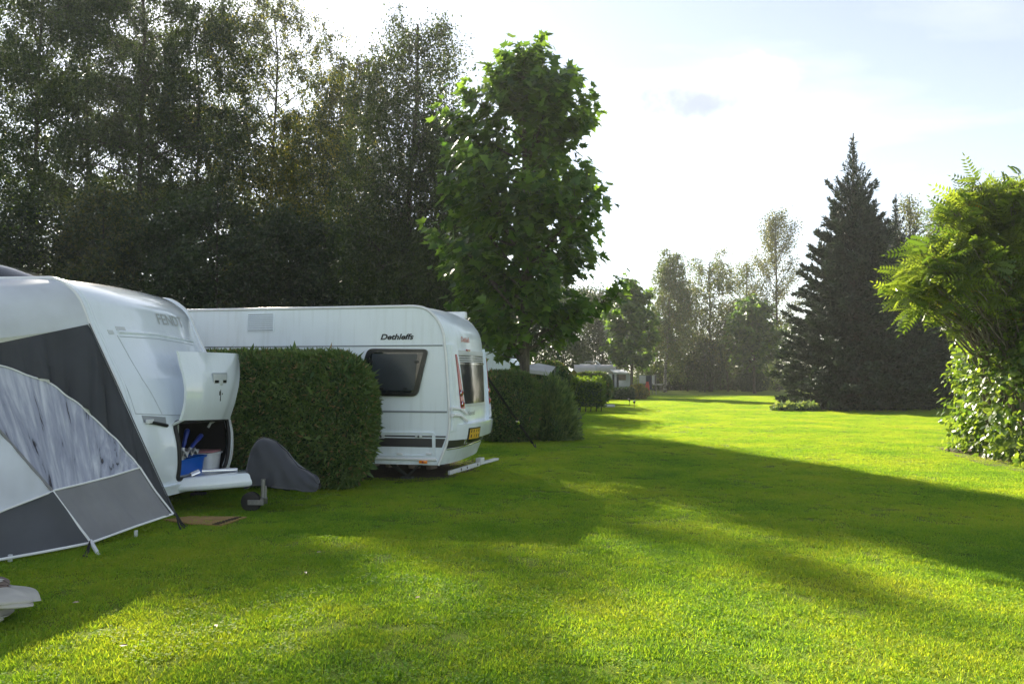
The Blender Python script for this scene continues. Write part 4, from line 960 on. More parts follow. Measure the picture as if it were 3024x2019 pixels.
    sm = resample(arc, 60); pipe([(x, y + 1.5 * math.sin(i * 1.1)) for i, (x, y) in enumerate(sm)], sp, .008, n1)
    pipe(resample([(0, 152, 1450), (.35, 245, 1428), (.7, 330, 1406), (1, 411, 1381)], 20), sp, .010, n1)
    pipe(resample([(0, 411, 1380), (.5, 455, 1448), (1, 510, 1518)], 12), sp, .009, n1)
    pipe([(x, y) for x, y in bot], sp, .012, n1)
    pipe(resample([(0, -200, 1046), (.5, 0, 1276), (1, 152, 1450)], 14), sp, .012, n1, 'seam_tube', 'tent_mid')
    pipe([(152, 1450), (190, 1502), (230, 1555), (268, 1604)], sp, .012, n1)
    pipe(resample([(0, -420, 1690), (.5, 0, 1511), (1, 153, 1452)], 12), fp, .010, n2)
    pipe(resample(fb, 24), fp, .013, n2)
    x, z = FR1.side(262, 957, -.03)
    part(MB().tube([A + n1 * .01, sp(348, 1146) + n1 * .012, sp(440, 1350) + n1 * .012, Bp + n1 * .01], .006, 6), 'edge_tape', 'tent_slate')
    # pole foot, straps and hem loops
    foot = ground(292, 1640, .0); part(MB().tube([C + Vector((0, 0, .02)), foot], .018, 8), 'pole_foot', 'piping')
    for (a, e) in ((C, ground(246, 1648)), (C, ground(256, 1650)), (Bp, ground(534, 1566)), (Bp, ground(552, 1558)), (Bp, ground(545, 1562))):
        part(MB().tube([a + Vector((0, 0, .03)), (a + e) / 2 + Vector((0, 0, .0)), e], .008, 5), 'peg_strap', 'webbing')
        o = part(MB().tube([e + Vector((0, 0, .03)), e + Vector((0, 0, -.03))], .007, 6), 'peg', 'dark_steel')
    for p in (sp(402, 1553), fp(30, 1646)):
        part(MB().box(p.x - .015, p.x + .015, p.y - .012, p.y + .012, .012, .075, bev=.005), 'hem_loop', 'pale_plastic')
awning()

# ---- folded cream tarpaulin at the edge of the grass
def tarp():
    o0 = ground(0, 1850); base = Vector((o0.x - .31, o0.y + .02, 0))
    t = thing('folded_tarpaulin', 'cream tarpaulin folded in a heap on the grass before the awning', 'tarpaulin', base)
    def roll(pts, hw, hh, mat, name, seed):
        r = random.Random(seed); P = []
        for i, (x, y, z) in enumerate(pts):
            k = 1.0 if i < len(pts) - 1 else .18
            P.append([Vector((x + .03 * math.sin(3 * a + seed) + r.uniform(-.02, .02), y + hw * k * math.cos(a) * (1 + .12 * math.sin(5 * a + i * 1.3 + seed)) + r.uniform(-.02, .02), max(.012, z + hh * k * math.sin(a) * (1 + .3 * math.sin(4 * a + i * 1.9 + seed)) + r.uniform(-.016, .016)))) for a in [2 * math.pi * j / 20 for j in range(20)] + [0]])
        for row in P: row[-1] = row[0].copy()
        o = MB().grid(P).add([tuple(v) for v in P[-1][:-1]], [tuple(range(20))]).build(name, mat, t, 75); md = o.modifiers.new('s', 'SUBSURF'); md.levels = 1; md.render_levels = 2
    roll([(-1.1, .02, .06), (-.6, .0, .065), (-.1, .01, .06), (.12, .02, .06), (.24, .03, .05), (.28, .03, .045)], .18, .05, 'tarp_cream', 'lower_fold', 1)
    roll([(-1.1, .08, .155), (-.6, .09, .16), (-.1, .10, .165), (.18, .09, .165), (.34, .05, .16), (.50, .0, .15)], .22, .035, 'tarp_cream', 'upper_fold', 2)
    roll([(-1.1, .20, .215), (-.6, .21, .22), (-.1, .21, .22), (.08, .21, .21), (.20, .20, .20)], .16, .02, 'brown_cloth', 'brown_band', 3)
    roll([(-1.1, .20, .25), (-.6, .21, .255), (-.2, .21, .25), (.0, .21, .24), (.14, .20, .225)], .14, .012, 'tarp_cream', 'top_fold', 4)
tarp()

# ------------------------------------------------------------------ hedges and shrubs
def rbox(u, half, r):
    """unit-cube surface points -> rounded box"""
    q = u * half; inner = half - r; c = np.clip(q, -inner, inner); d = (q - c) / r; ln = np.linalg.norm(d, axis=1, keepdims=True)
    ln[ln < 1e-6] = 1; return c + d / ln * r * (np.max(np.abs(d), axis=1, keepdims=True) > 1e-6)
def cube_surface(n):
    g = np.linspace(-1, 1, n); V = []; Fc = []
    for ax in range(3):
        for s in (-1, 1):
            k = len(V); a, b = np.meshgrid(g, g, indexing='ij'); p = np.zeros((n * n, 3)); o = [i for i in range(3) if i != ax]
            p[:, ax] = s; p[:, o[0]] = a.ravel(); p[:, o[1]] = b.ravel(); V.append(p); kk = (len(V) - 1) * n * n
            for i in range(n - 1):
                for j in range(n - 1):
                    f = (kk + i * n + j, kk + (i + 1) * n + j, kk + (i + 1) * n + j + 1, kk + i * n + j + 1)
                    cr = 1 if ax != 1 else -1
                    Fc.append(f if s * cr > 0 else f[::-1])
    return np.concatenate(V), Fc
CUBE_V, CUBE_F = cube_surface(26)
def hedge(name, label, cat, c, half, r, mat, leaf=.05, per_m2=1500, rz=0.0, tmpl=KITE, rough=.02, twig=None, group=None, shear=None, up=.25, z0=0.0, seed=0, stray=0.01, core='leaf_yew', outw=.8):
    """clipped hedge: dark inner mass and thousands of small sprays on its rounded surface"""
    rng = np.random.default_rng(seed + 100); half = np.array(half, float); r = np.minimum(np.array(r, float), half * .98)
    V = rbox(CUBE_V, half, r)
    lump = (np.sin(V[:, 0] * 3.1 + seed) * np.cos(V[:, 2] * 2.7 + seed * 2) + np.sin(V[:, 1] * 4.3 + V[:, 2] * 3.3)) * rough
    V = V * (1 + lump[:, None] / np.maximum(half, .5))
    if shear is not None: V[:, 0] += shear(V)
    V[:, 2] += half[2]
    t = thing(name, label, cat, c, rz, group)
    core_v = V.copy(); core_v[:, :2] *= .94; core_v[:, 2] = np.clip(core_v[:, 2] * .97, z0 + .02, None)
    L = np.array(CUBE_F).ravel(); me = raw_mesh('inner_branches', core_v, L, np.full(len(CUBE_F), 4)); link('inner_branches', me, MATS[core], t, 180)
    Fa = np.array(CUBE_F); a, b, cc, d = V[Fa[:, 0]], V[Fa[:, 1]], V[Fa[:, 2]], V[Fa[:, 3]]
    nn = np.cross(cc - a, d - b); ar = np.linalg.norm(nn, axis=1) / 2; nn = unit(nn); ok = (a[:, 2] > z0 - .02) | (cc[:, 2] > z0)
    ar = np.where(ok, ar, 0); N = int(ar.sum() * per_m2); idx = rng.choice(len(ar), N, p=ar / ar.sum()); u, v = rng.random((2, N, 1))
    pos = a[idx] * (1 - u) * (1 - v) + b[idx] * u * (1 - v) + cc[idx] * u * v + d[idx] * (1 - u) * v; nr = nn[idx]
    cen = np.array([0, 0, half[2]]); flip = np.sign(((pos - cen) * nr).sum(1)); nr = nr * np.where(flip == 0, 1, flip)[:, None]
    pos = pos + nr * rng.normal(-.012, .016, (N, 1)); pos[:, 2] = np.maximum(pos[:, 2], z0 + .01)
    ax = nr * outw + rng.normal(size=(N, 3)) * .75 + np.array([0, 0, up]); sz = leaf * rng.uniform(.6, 1.3, N); st = rng.random(N) < stray; sz[st] *= 2.0
    me = cloud('foliage', *tmpl, pos, ax, rng.normal(size=(N, 3)) + nr * .6, sz, rng=rng); o = link('foliage', me, mat, t); o['kind'] = 'stuff'
    return t
def spot(px, py): p = ground(px, py); return p
# tall clipped hedge between the two caravans
p = ground(1090, 1458); yaw = math.radians(7)
ex, ey = Vector((math.cos(yaw), -math.sin(yaw), 0)), Vector((math.sin(yaw), math.cos(yaw), 0))
hl, hd = 2.7, .46; cpos = Vector((p.x - .06, p.y, 0)) - ex * hl + ey * (hd - .02)
hedge('clipped_hedge', 'tall clipped conifer hedge with rounded end between the two large caravans', 'hedge', cpos, (hl, hd, .955), (.55, .44, .75), 'leaf_thuja', .075, 4600, -yaw, seed=1, rough=.014, tmpl=NARROW, up=.1, stray=.01)
def hedge_px(name, label, cat, x0, x1, yb, yt, depth, r, mat, **k):
    a, b = ground(x0, yb), ground(x1, yb); D = a.y; h = at_depth(x0, yt, D + depth * .3).z / 2
    hl = (b.x - a.x) / 2; return hedge(name, label, cat, Vector(((a.x + b.x) / 2, D + depth / 2, 0)), (hl, depth / 2, h), r, mat, **k)
hedge_px('clipped_hedge', 'dark clipped hedge beside the rear of the caravan with the black strap before it', 'hedge', 1405, 1592, 1310, 1102, 1.2, (.42, .5, .55), 'leaf_thuja', leaf=.08, per_m2=2600, seed=2, tmpl=NARROW)
hedge_px('clipped_hedge', 'low rounded clipped hedge behind the feathery shrub', 'hedge', 1560, 1672, 1228, 1128, 1.6, (.6, .5, .8), 'leaf_thuja', leaf=.08, per_m2=900, seed=3)
hedge_px('clipped_hedge', 'tall domed clipped hedge behind the feathery shrub', 'hedge', 1560, 1696, 1214, 1068, 1.4, (1.0, .5, 1.6), 'leaf_thuja', leaf=.08, per_m2=800, seed=4)
hedge_px('clipped_hedge', 'tall rounded clipped hedge next to the square leafy hedge', 'hedge', 1690, 1814, 1194, 1100, 1.5, (.8, .5, 1.0), 'leaf_thuja', leaf=.09, per_m2=700, seed=5)
hedge_px('clipped_hedge', 'low dark box-cut hedge under the young tree', 'hedge', 1812, 1873, 1181, 1147, 1.6, (.12, .12, .12), 'leaf_yew', leaf=.09, per_m2=600, seed=6)
hedge_px('golden_shrub', 'yellow-green spreading shrub at the foot of the young tree', 'shrub', 1868, 1917, 1179, 1141, 1.4, (.5, .5, .5), 'leaf_gold', leaf=.10, per_m2=700, seed=7, stray=.12, rough=.08, outw=.5)
hedge_px('clipped_hedge', 'dark rounded hedge at the far end of the lawn under the trees', 'hedge', 2185, 2280, 1157, 1094, 2.0, (1.3, .8, 1.4), 'leaf_yew', leaf=.12, per_m2=350, seed=8)
# square leafy hedge standing on bare stems
def leafy_hedge():
    a, b = ground(1692, 1216), ground(1779, 1214); D = a.y; w = (b.x - a.x); zt = at_depth(1700, 1128, D).z
    t = hedge('leafy_hedge', 'square-cut leafy hedge standing on bare stems with fresh shoots on top', 'hedge', Vector(((a.x + b.x) / 2, D + .5, 0)), (w / 2, .5, (zt + .0) / 2), (.08, .08, .08), 'leaf_beech', leaf=.085, per_m2=700, seed=9, up=.7, stray=.06, z0=.2, core='leaf_yew', tmpl=OVAL)
    for k in range(6):
        x = -w / 2 + .1 + (w - .2) * k / 5; MB().tube([(x, -.38 + .1 * (k % 2), 0), (x + .03, -.36, .35)], [.025, .018], 6).build('stem', 'bark_dark', t, 60)
    rng = np.random.default_rng(5); N = 420; pos = np.stack([rng.uniform(-w / 2, w / 2, N), rng.uniform(-.5, .5, N), zt + rng.uniform(0, .22, N)], 1); k = rng.random(N) < .3; pos[k, 0] = w / 2 + rng.uniform(0, .12, k.sum()); pos[k, 2] = rng.uniform(.3, zt, k.sum())
    o = link('fresh_shoots', cloud('fresh_shoots', *OVAL, pos, np.stack([rng.normal(size=N) * .4, rng.normal(size=N) * .4, np.ones(N)], 1), rng.normal(size=(N, 3)), rng.uniform(.07, .12, N), rng=rng), 'leaf_beech', t); o['kind'] = 'stuff'
leafy_hedge()
# feathery juniper by the hedge
def feathery():
    c = ground(1640, 1302) + Vector((0, .35, 0)); c.z = 0; rng = np.random.default_rng(8)
    t = thing('conifer_shrub', 'loose feathery conifer shrub at the end of the dark clipped hedge', 'shrub', c)
    N = 15000; th = rng.random(N) * 6.283; ph = np.arccos(rng.uniform(-.1, 1, N)); R = np.array([.58, .55, 1.35])
    lump = 1 + .10 * np.sin(th * 5 + 3 * ph) + .08 * np.sin(th * 9 - ph * 7)
    d = np.stack([np.sin(ph) * np.cos(th), np.sin(ph) * np.sin(th), np.cos(ph)], 1); pos = d * R * (lump * rng.uniform(.80, 1.04, N))[:, None]; pos[:, :2] *= (1.05 - .22 * np.clip(pos[:, 2:3] / 1.3, 0, 1)); pos[:, 2] = np.abs(pos[:, 2]) + .02
    ax = d + np.array([.35, -.1, .6]) + rng.normal(size=(N, 3)) * .45; sz = rng.uniform(.05, .11, N); k = rng.random(N) < .05; sz[k] = rng.uniform(.14, .26, k.sum())
    o = link('foliage', cloud('foliage', *NARROW, pos, ax, rng.normal(size=(N, 3)), sz, rng=rng), 'leaf_juniper', t); o['kind'] = 'stuff'
    MB().lathe([(.001, 1.12), (.25, .95), (.42, .5), (.44, .02), (.001, .0)], 14).build('inner_branches', 'leaf_yew', t, 60)
feathery()

# ------------------------------------------------------------------ around the far caravan
def extras():
    # storm strap from the far side of the caravan to the ground
    W = B2.W; zt = 1.70; p0 = FR2.o + FR2.ex * (B2.R(W, zt) - .02) + FR2.ey * (W + .03) + Vector((0, 0, zt)); p1 = ground(1582, 1322)
    base = Vector((p1.x, p1.y, 0)); st = thing('storm_strap', 'black storm strap stretched from the caravan to a ground peg before the dark hedge', 'strap', base)
    d = (p1 - p0).normalized(); sdir = d.cross(Vector((0, 1, .2))).normalized()
    def ribbon(a, b, w, name, mat, t=.004):
        n = d.cross(sdir).normalized(); P = [[a - sdir * w, a + sdir * w], [b - sdir * w, b + sdir * w]]
        keep(MB().slab(P, n, t).build(name, mat), st, base)
    ribbon(p0, p0.lerp(p1, .62), .022, 'webbing', 'webbing'); ribbon(p0.lerp(p1, .64), p0.lerp(p1, .93), .024, 'webbing', 'webbing')
    q = p0.lerp(p1, .63); M = Matrix.Translation(q) @ d.to_track_quat('Z', 'Y').to_matrix().to_4x4()
    keep(MB().box(-.02, .03, -.02, .02, -.07, .07, M=M, bev=.008).build('buckle', 'chrome', None, 40), st, base)
    keep(MB().tube([p0.lerp(p1, .93) + sdir * .018 * math.sin(k * 1.2) for k in range(3)] + [p0.lerp(p1, .93 + .06 * k / 8) for k in range(9)], .014, 6).build('spring', 'dark_steel'), st, base)
    keep(MB().tube([p1 + Vector((-.01, 0, .09)), p1 + Vector((.03, .02, -.08))], .010, 6).build('peg', 'dark_steel'), st, base)
    # white boards under the rear bumper, worn paving below the caravan
    a, b = ground(1326, 1404), ground(1414, 1377); u = (b - a).normalized(); M = Matrix.Translation(a) @ Matrix.Rotation(math.atan2(u.y, u.x), 4, 'Z'); Ln = (b - a).length
    bd = MB().box(0, Ln, -.02, .02, -.02, .08, M=M, bev=.006).build('white_board', 'rail_white', None); tag(bd, 'weathered white board on edge under the caravan bumper', 'board')
    for k in (.35, .55, .92): MB().lathe([(.001, 0), (.02, 0), (.02, .004), (.001, .004)], 10, M @ Matrix.Translation((Ln * k, -.021, .05)) @ Matrix.Rotation(math.pi / 2, 4, 'X')).build('bolt_hole', 'black_rubber', bd)
    a, b = ground(1412, 1376), ground(1466, 1361)
    pr = MB().box(-.5, .5, -.05, .05, 0.02, .06, bev=.01).box(-.5, -.3, -.05, .05, .06, .14, bev=.01).build('levelling_ramp', 'rail_white'); pr.location = (a + b) / 2; pr.rotation_euler = (0, 0, math.atan2((b - a).y, (b - a).x)); pr.scale = ((b - a).length, 1, 1); tag(pr, 'small white levelling ramp lying by the bumper of the caravan', 'ramp')
    P = MB()
    c0 = FR2.o + FR2.ex * -.25 + FR2.ey * .15
    rng = random.Random(3)
    pad = MB().prism([FR2.o + FR2.ex * x + FR2.ey * y + Vector((0, 0, .008)) for x, y in ((-6.5, .1), (-.4, .1), (-.1, .6), (.0, 2.0), (-.3, 2.9), (-6.5, 2.9))], (0, 0, .004)).build('bare_earth', 'soil'); tag(pad, kind='structure')
    for k in range(14):
        x, y = -.7 - (k % 7) * .36 + rng.uniform(-.06, .06), 1.5 + (k // 7) * .7 + rng.uniform(-.2, .2)
        q = FR2.o + FR2.ex * x + FR2.ey * y
        o = MB().box(-.10, .10, -.05, .05, .0, .065, bev=.008).build('paving_brick', 'paver'); o.location = q + Vector((0, 0, .012)); o.rotation_euler = (0, 0, rng.uniform(0, 3)); tag(o, 'loose pale paving brick lying in the shade under the caravan', 'brick', 'bricks under the caravan')
    # solar path lights
    for (px, py, lab) in ((1859, 1199, 'slim black garden light on a stake, the one nearer the low dark hedge'), (1873, 1206, 'slim black garden light on a stake with a bright pale top')):
        q = ground(px, py); L = thing('garden_light', lab, 'light', q, group='garden lights on the lawn')
        MB().tube([(0, 0, -.05), (0, 0, .24)], .011, 6).build('stake', 'black_rubber', L)
        MB().lathe([(.012, .22), (.045, .27), (.06, .34), (.058, .35), (.001, .35)], 12).build('lamp_shade', 'black_rubber', L, 40)
        MB().lathe([(.001, .375), (.04, .37), (.062, .352), (.001, .35)], 12).build('solar_cap', 'pale_plastic' if px > 1865 else 'dark_steel', L, 40)
    q = ground(1790, 1203); o = MB().box(-.42, .42, -.12, .12, 0, .13, bev=.04).build('white_bag', 'white_cloth', None, 60); o.location = q + Vector((0, 0, .02)); o.rotation_euler = (0, 0, .15); tag(o, 'white bundle lying on the sunlit grass by the square leafy hedge', 'bundle')
extras()

# ---- caravans and tents farther along
def distant():
    # third caravan behind the dark hedge
    p = at_depth(1548, 1105, 23.4); fr = Frame((p.x, p.y, 0), math.radians(6)); S = fr.side
    c = thing('caravan', 'white caravan with rounded front showing above the dark clipped hedge', 'caravan'); fr.place(c)
    prof = [S(1428, 1033), S(1455, 1033), S(1472, 1037), S(1488, 1049), S(1504, 1069), S(1518, 1092), S(1531, 1118), S(1545, 1160), S(1548, 1190), S(1541, 1220)]
    B = Body(fr, prof, 2.2, .25, 5.2, power=2.4); B.shell('body', 'white_skin', c)
    for y in (-.004, 2.204): MB().tube([(-4.6, y, B.ztop)] + [(x + .004, y, z) for x, z in B.prof], .03, 6).build('edge_rail', 'rail_white', c, 60)
    w = [(.4, B.ztop - .5), (1.8, B.ztop - .5), (1.8, B.ztop - 1.05), (.4, B.ztop - 1.05)]; fw = B.patch(w, 0, .02).build('front_window', 'black_frame', c, 40); B.patch([(y * .94 + .06, z - .02 * (i < 2) + .02 * (i > 1)) for i, (y, z) in enumerate(w)], .018, .026).build('pane', 'smoked_pane', fw, 40)
    zb = B.zbot; MB().tube([(-.3, .7, zb), (1.3, 1.1, zb + .08)], .05, 6).tube([(-.3, 1.5, zb), (1.3, 1.1, zb + .08)], .05, 6).tube([(1.2, 1.1, zb + .08), (1.75, 1.1, zb + .1)], .05, 8).tube([(1.1, 1.1, zb + .1), (1.1, 1.1, 0)], .03, 6).build('drawbar', 'dark_steel', c)
    for y in (.15, 2.05): wheel(c, -2.6, y)
    xc = S(1705, 1215, )[0]; x0 = S(1660, 1215)[0]; x1 = S(1717, 1222)[0]; P = []
    for i in range(9):
        t = i / 8; x = x0 + (x1 - x0) * t; h = .50 * (1 - t) ** .7 + .16 * math.sin(min(1, t * 1.05) * math.pi) ** .5 + .03; hw = .17 * (1 - .5 * t ** 3)
        P.append([Vector((x, 1.1 - hw * math.cos(a), .22 - .06 * t + h * math.sin(a) ** .8)) for a in [math.pi * j / 12 for j in range(13)]])
    o = MB().grid(P).build('hitch_cover', 'cover_grey', None, 80); fr.place(o); tag(o, 'grey-green hitch cover poking out from behind the feathery shrub', 'cover')
    # white canopy beyond the trunk
    D = 27.0; base = at_depth(1600, 1105, D); base.z = 0
    k = thing('canopy', 'white canvas canopy showing right of the big tree trunk', 'canopy', base)
    def pt(px, py, dd): return at_depth(px, py, dd) - base
    MB().slab([[pt(1556, 1078, D + 1.5), pt(1590, 1072, D + 1.5), pt(1640, 1082, D + 1.5)], [pt(1552, 1090, D), pt(1590, 1094, D), pt(1626, 1099, D)]], Vector((0, 0, -1)), .03).build('roof_cloth', 'laundry_white', k)
    MB().slab([[pt(1552, 1091, D), pt(1590, 1095, D), pt(1626, 1100, D)], [pt(1552, 1101, D), pt(1590, 1105, D), pt(1626, 1110, D)]], Vector((0, -1, 0)), .02).build('valance', 'laundry_white', k)
    for px, py, dd in ((1554, 1092, D), (1624, 1101, D), (1558, 1080, D + 1.5), (1638, 1084, D + 1.5)):
        q = pt(px, py, dd); MB().tube([q, (q.x, q.y, 0)], .025, 6).build('pole', 'steel', k)
    # small gabled canopy
    D = 43.0; base = at_depth(1690, 1105, D); base.z = 0; k = thing('gazebo', 'small gabled gazebo with pale roof beyond the domed hedge', 'gazebo', base)
    ridge0, ridge1 = at_depth(1693, 1089, D) - base, at_depth(1662, 1084, D + 3) - base
    for (a, b) in ((at_depth(1678, 1108, D) - base, at_depth(1648, 1100, D + 3) - base), (at_depth(1719, 1117, D) - base, at_depth(1695, 1108, D + 3) - base)):
        MB().slab([[ridge0, ridge1], [a, b]], Vector((0, 0, -1)), .05).build('roof_cloth', 'white_skin' if a.x < 0 else 'brown_cloth', k)
        for q in (a, b): MB().tube([q, (q.x, q.y, 0)], .03, 6).build('pole', 'steel', k)
    # fourth caravan with a long rolled awning on its side
    D = 55.0; p = at_depth(1818, 1105, D); fr = Frame((p.x, p.y, 0), math.radians(4))
    c = thing('caravan', 'pale caravan with long lilac roof side behind the rounded hedge', 'caravan'); fr.place(c)
    zt = fr.side(1760, 1079)[1]; xl = fr.side(1697, 1090)[0]; L = -xl
    sec = [(-.02, .35), (-.05, zt - .75), (.02, zt - .45), (.2, zt - .15), (.5, zt), (1.8, zt), (2.2, zt - .2), (2.3, zt - .6), (2.3, .35)]
    P = []
    for (x, s) in ((xl, .86), (xl + .05, .95), (xl + .2, 1.0), (-.2, 1.0), (-.05, .97), (0, .9)): P.append([Vector((x, 1.15 + (y - 1.15) * s, .35 + (z - .35) * (s if s < 1 else 1))) for y, z in sec])
    MB().grid(P).prism(P[0], (.005, 0, 0)).prism(P[-1], (-.005, 0, 0)).build('body', 'white_skin', c, 40)
    pts = [(-.08, zt - .62), (-.12, zt - .5), (-.06, zt - .25), (.15, zt - .03), (.5, zt + .05)]
    MB().slab([[(x, y, z) for y, z in pts] for x in np.linspace(xl - .03, .03, 6)], Vector((0, -.5, .6)), .03).build('side_canopy', 'lilac_vinyl', c, 50)
    MB().tube([(xl * .48, y - .05, z + .03) for y, z in pts], .04, 6).build('tie_band', 'seam_grey', c)
    MB().box(xl + .4, xl + 1.2, .7, 1.4, zt, zt + .14, bev=.03).build('roof_hatch', 'rail_white', c, 40)
    xd = fr.side(1765, 1080)[0]
    MB().tube([(xd - .9, 1, zt), (xd - .9, 1, zt + .3), (xd - .1, 1, zt + .3)], .02, 5).tube([(xd + .3, 1, zt), (xd + .1, 1, zt + .2), (xd - .15, 1, zt + .38)], .05, 6).build('aerial', 'rail_white', c)
    MB().box(xd - .25, xd + .05, .8, 1.2, zt + .02, zt + .12, bev=.04).tube([(xd + 1.2, 1, zt), (xd + 1.0, 1, zt + .3)], .05, 6).build('dish', 'rail_white', c, 40)
    for y in (.15, 2.15): wheel(c, xl / 2, y)
    # tent beside it
    D = 53.0; base = ground(1845, 1171); base = Vector((base.x, D, 0)); t = thing('tent', 'pale awning tent with brown window next to the young tree', 'tent', base)
    def q(px, py, dd): return at_depth(px, py, dd) - base
    xa, xb, xc_ = q(1812, 1105, D).x, q(1872, 1105, D).x, q(1893, 1105, D).x; H1 = q(1812, 1100, D).z
    MB().slab([[(xa, 0, 0), (xb, 0, 0)], [(xa, .15, H1), (xb - .3, .15, H1 - .05)]], Vector((0, -1, 0)), .02).build('front_wall', 'tent_light', t)
    MB().slab([[(xb, 0, 0), (xc_, 1.6, 0)], [(xb - .3, .15, H1 - .05), (xb - .3, 1.8, H1 - .05)]], Vector((1, 0, 0)), .02).build('side_wall', 'laundry_white', t)
    MB().slab([[(xa, .15, H1), (xb - .3, .15, H1 - .05)], [(xa, 2.2, H1 + .25), (xb - .3, 2.2, H1 + .2)]], Vector((0, 0, 1)), .02).build('roof', 'tent_light', t)
    wx0, wx1 = q(1826, 1105, D).x, q(1848, 1105, D).x; wz0, wz1 = q(1830, 1122, D).z, q(1830, 1105, D).z
    MB().box(wx0, wx1, -.06, .06, wz0, wz1, bev=.02).build('window', 'brown_cloth', t)
    for px in (1811, 1824): x = q(px, 1105, D).x; MB().box(x - .07, x + .07, -.06, .04, 0, H1 - .1).build('dark_band', 'tent_dark', t)
    MB().box(xa + .4, xb, -.07, -.022, .5, .56).build('mud_band', 'seam_grey', t)
    # washing line
    D = 60.0; base = at_depth(1910, 1105, D); base.z = 0; w = thing('washing_line', 'washing line strung beyond the young tree', 'washing line', base)
    z = at_depth(1885, 1108, D).z; xs = [(px - 1910) / F * D for px in (1882, 1937)]
    for x in xs: MB().tube([(x, 0, 0), (x, 0, z + .1)], .03, 6).build('post', 'steel', w)
    MB().tube([(xs[0], 0, z), (0, 0, z - .03), (xs[1], 0, z)], .008, 4).build('line', 'piping', w)
    for (x0, x1, y1, mat, lab) in ((1887, 1907, 1132, 'laundry_white', 'wide white sheet hanging on the washing line'), (1908, 1924, 1136, 'navy_cloth', 'dark blue cloth hanging on the washing line'), (1925, 1933, 1133, 'laundry_white', 'narrow white towel at the end of the washing line')):
        a, b = (x0 - 1910) / F * D, (x1 - 1910) / F * D; z1 = at_depth(x0, y1, D).z; P = []
        for i in range(6): P.append([Vector((a + (b - a) * j / 8, .04 * math.sin(j * 1.7 + i * .4) * (i / 5), z + (z1 - z) * i / 5 + .03 * math.sin(j * .9) * (i / 5))) for j in range(9)])
        o = MB().slab(P, Vector((0, -1, 0)), .01).build('hanging_cloth', mat, None, 60); o.location = base; tag(o, lab, 'cloth')
    # table, chair and red box by the tent
    q0 = ground(1932, 1158); t = thing('camping_table', 'small white camping table beyond the golden shrub', 'table', q0)
    MB().box(-.7, .7, -.4, .4, .68, .72, bev=.01).build('table_top', 'rail_white', t)
    for x in (-.6, .6):
        for y in (-.33, .33): MB().tube([(x, y, 0), (x, y, .68)], .02, 6).build('leg', 'steel', t)
    q0 = ground(1918, 1163); t = thing('camping_chair', 'dark folding camping chair between the golden shrub and the white table', 'chair', q0)
    MB().box(-.28, .28, -.26, .26, .38, .43, bev=.02).build('seat', 'navy_cloth', t)
    MB().box(-.28, .28, .22, .27, .43, 1.0, M=Matrix.Rotation(-.15, 4, 'X'), bev=.02).build('backrest', 'navy_cloth', t)
    for x in (-.26, .26):
        for (a, b) in ((-.3, .25), (.3, -.25)): MB().tube([(x, a, 0), (x, b, .42)], .015, 6).build('leg', 'steel', t)
    q0 = ground(1912, 1168); t = thing('gas_bottle', 'red gas bottle standing behind the golden shrub', 'gas bottle', q0)
    MB().lathe([(.001, 0), (.15, .01), (.16, .05), (.16, .75), (.13, .86), (.05, .92), (.001, .93)], 16).build('cylinder', 'red_plastic', t, 40)
    MB().lathe([(.10, .86), (.11, .86), (.11, 1.05), (.10, 1.05)], 14).build('collar', 'red_plastic', t, 40); MB().tube([(0, 0, .9), (0, 0, 1.0)], .03, 8).build('valve', 'steel', t)
distant()

# thicket closing the far end of the lawn
for (x0, x1, yb, yt, lb) in ((1890, 2120, 1152, 1092, 'dark thicket under the far birches'), (2100, 2360, 1151, 1096, 'dark thicket behind the round hedge at the far end of the lawn')):
    hedge_px('thicket', lb, 'thicket', x0, x1, yb, yt, 3.0, (2.0, 1.2, 1.2), 'leaf_dark', leaf=.30, per_m2=150, seed=20 + x0 % 7, rough=.25, stray=.15, outw=.5, group='thickets at the far end of the lawn')
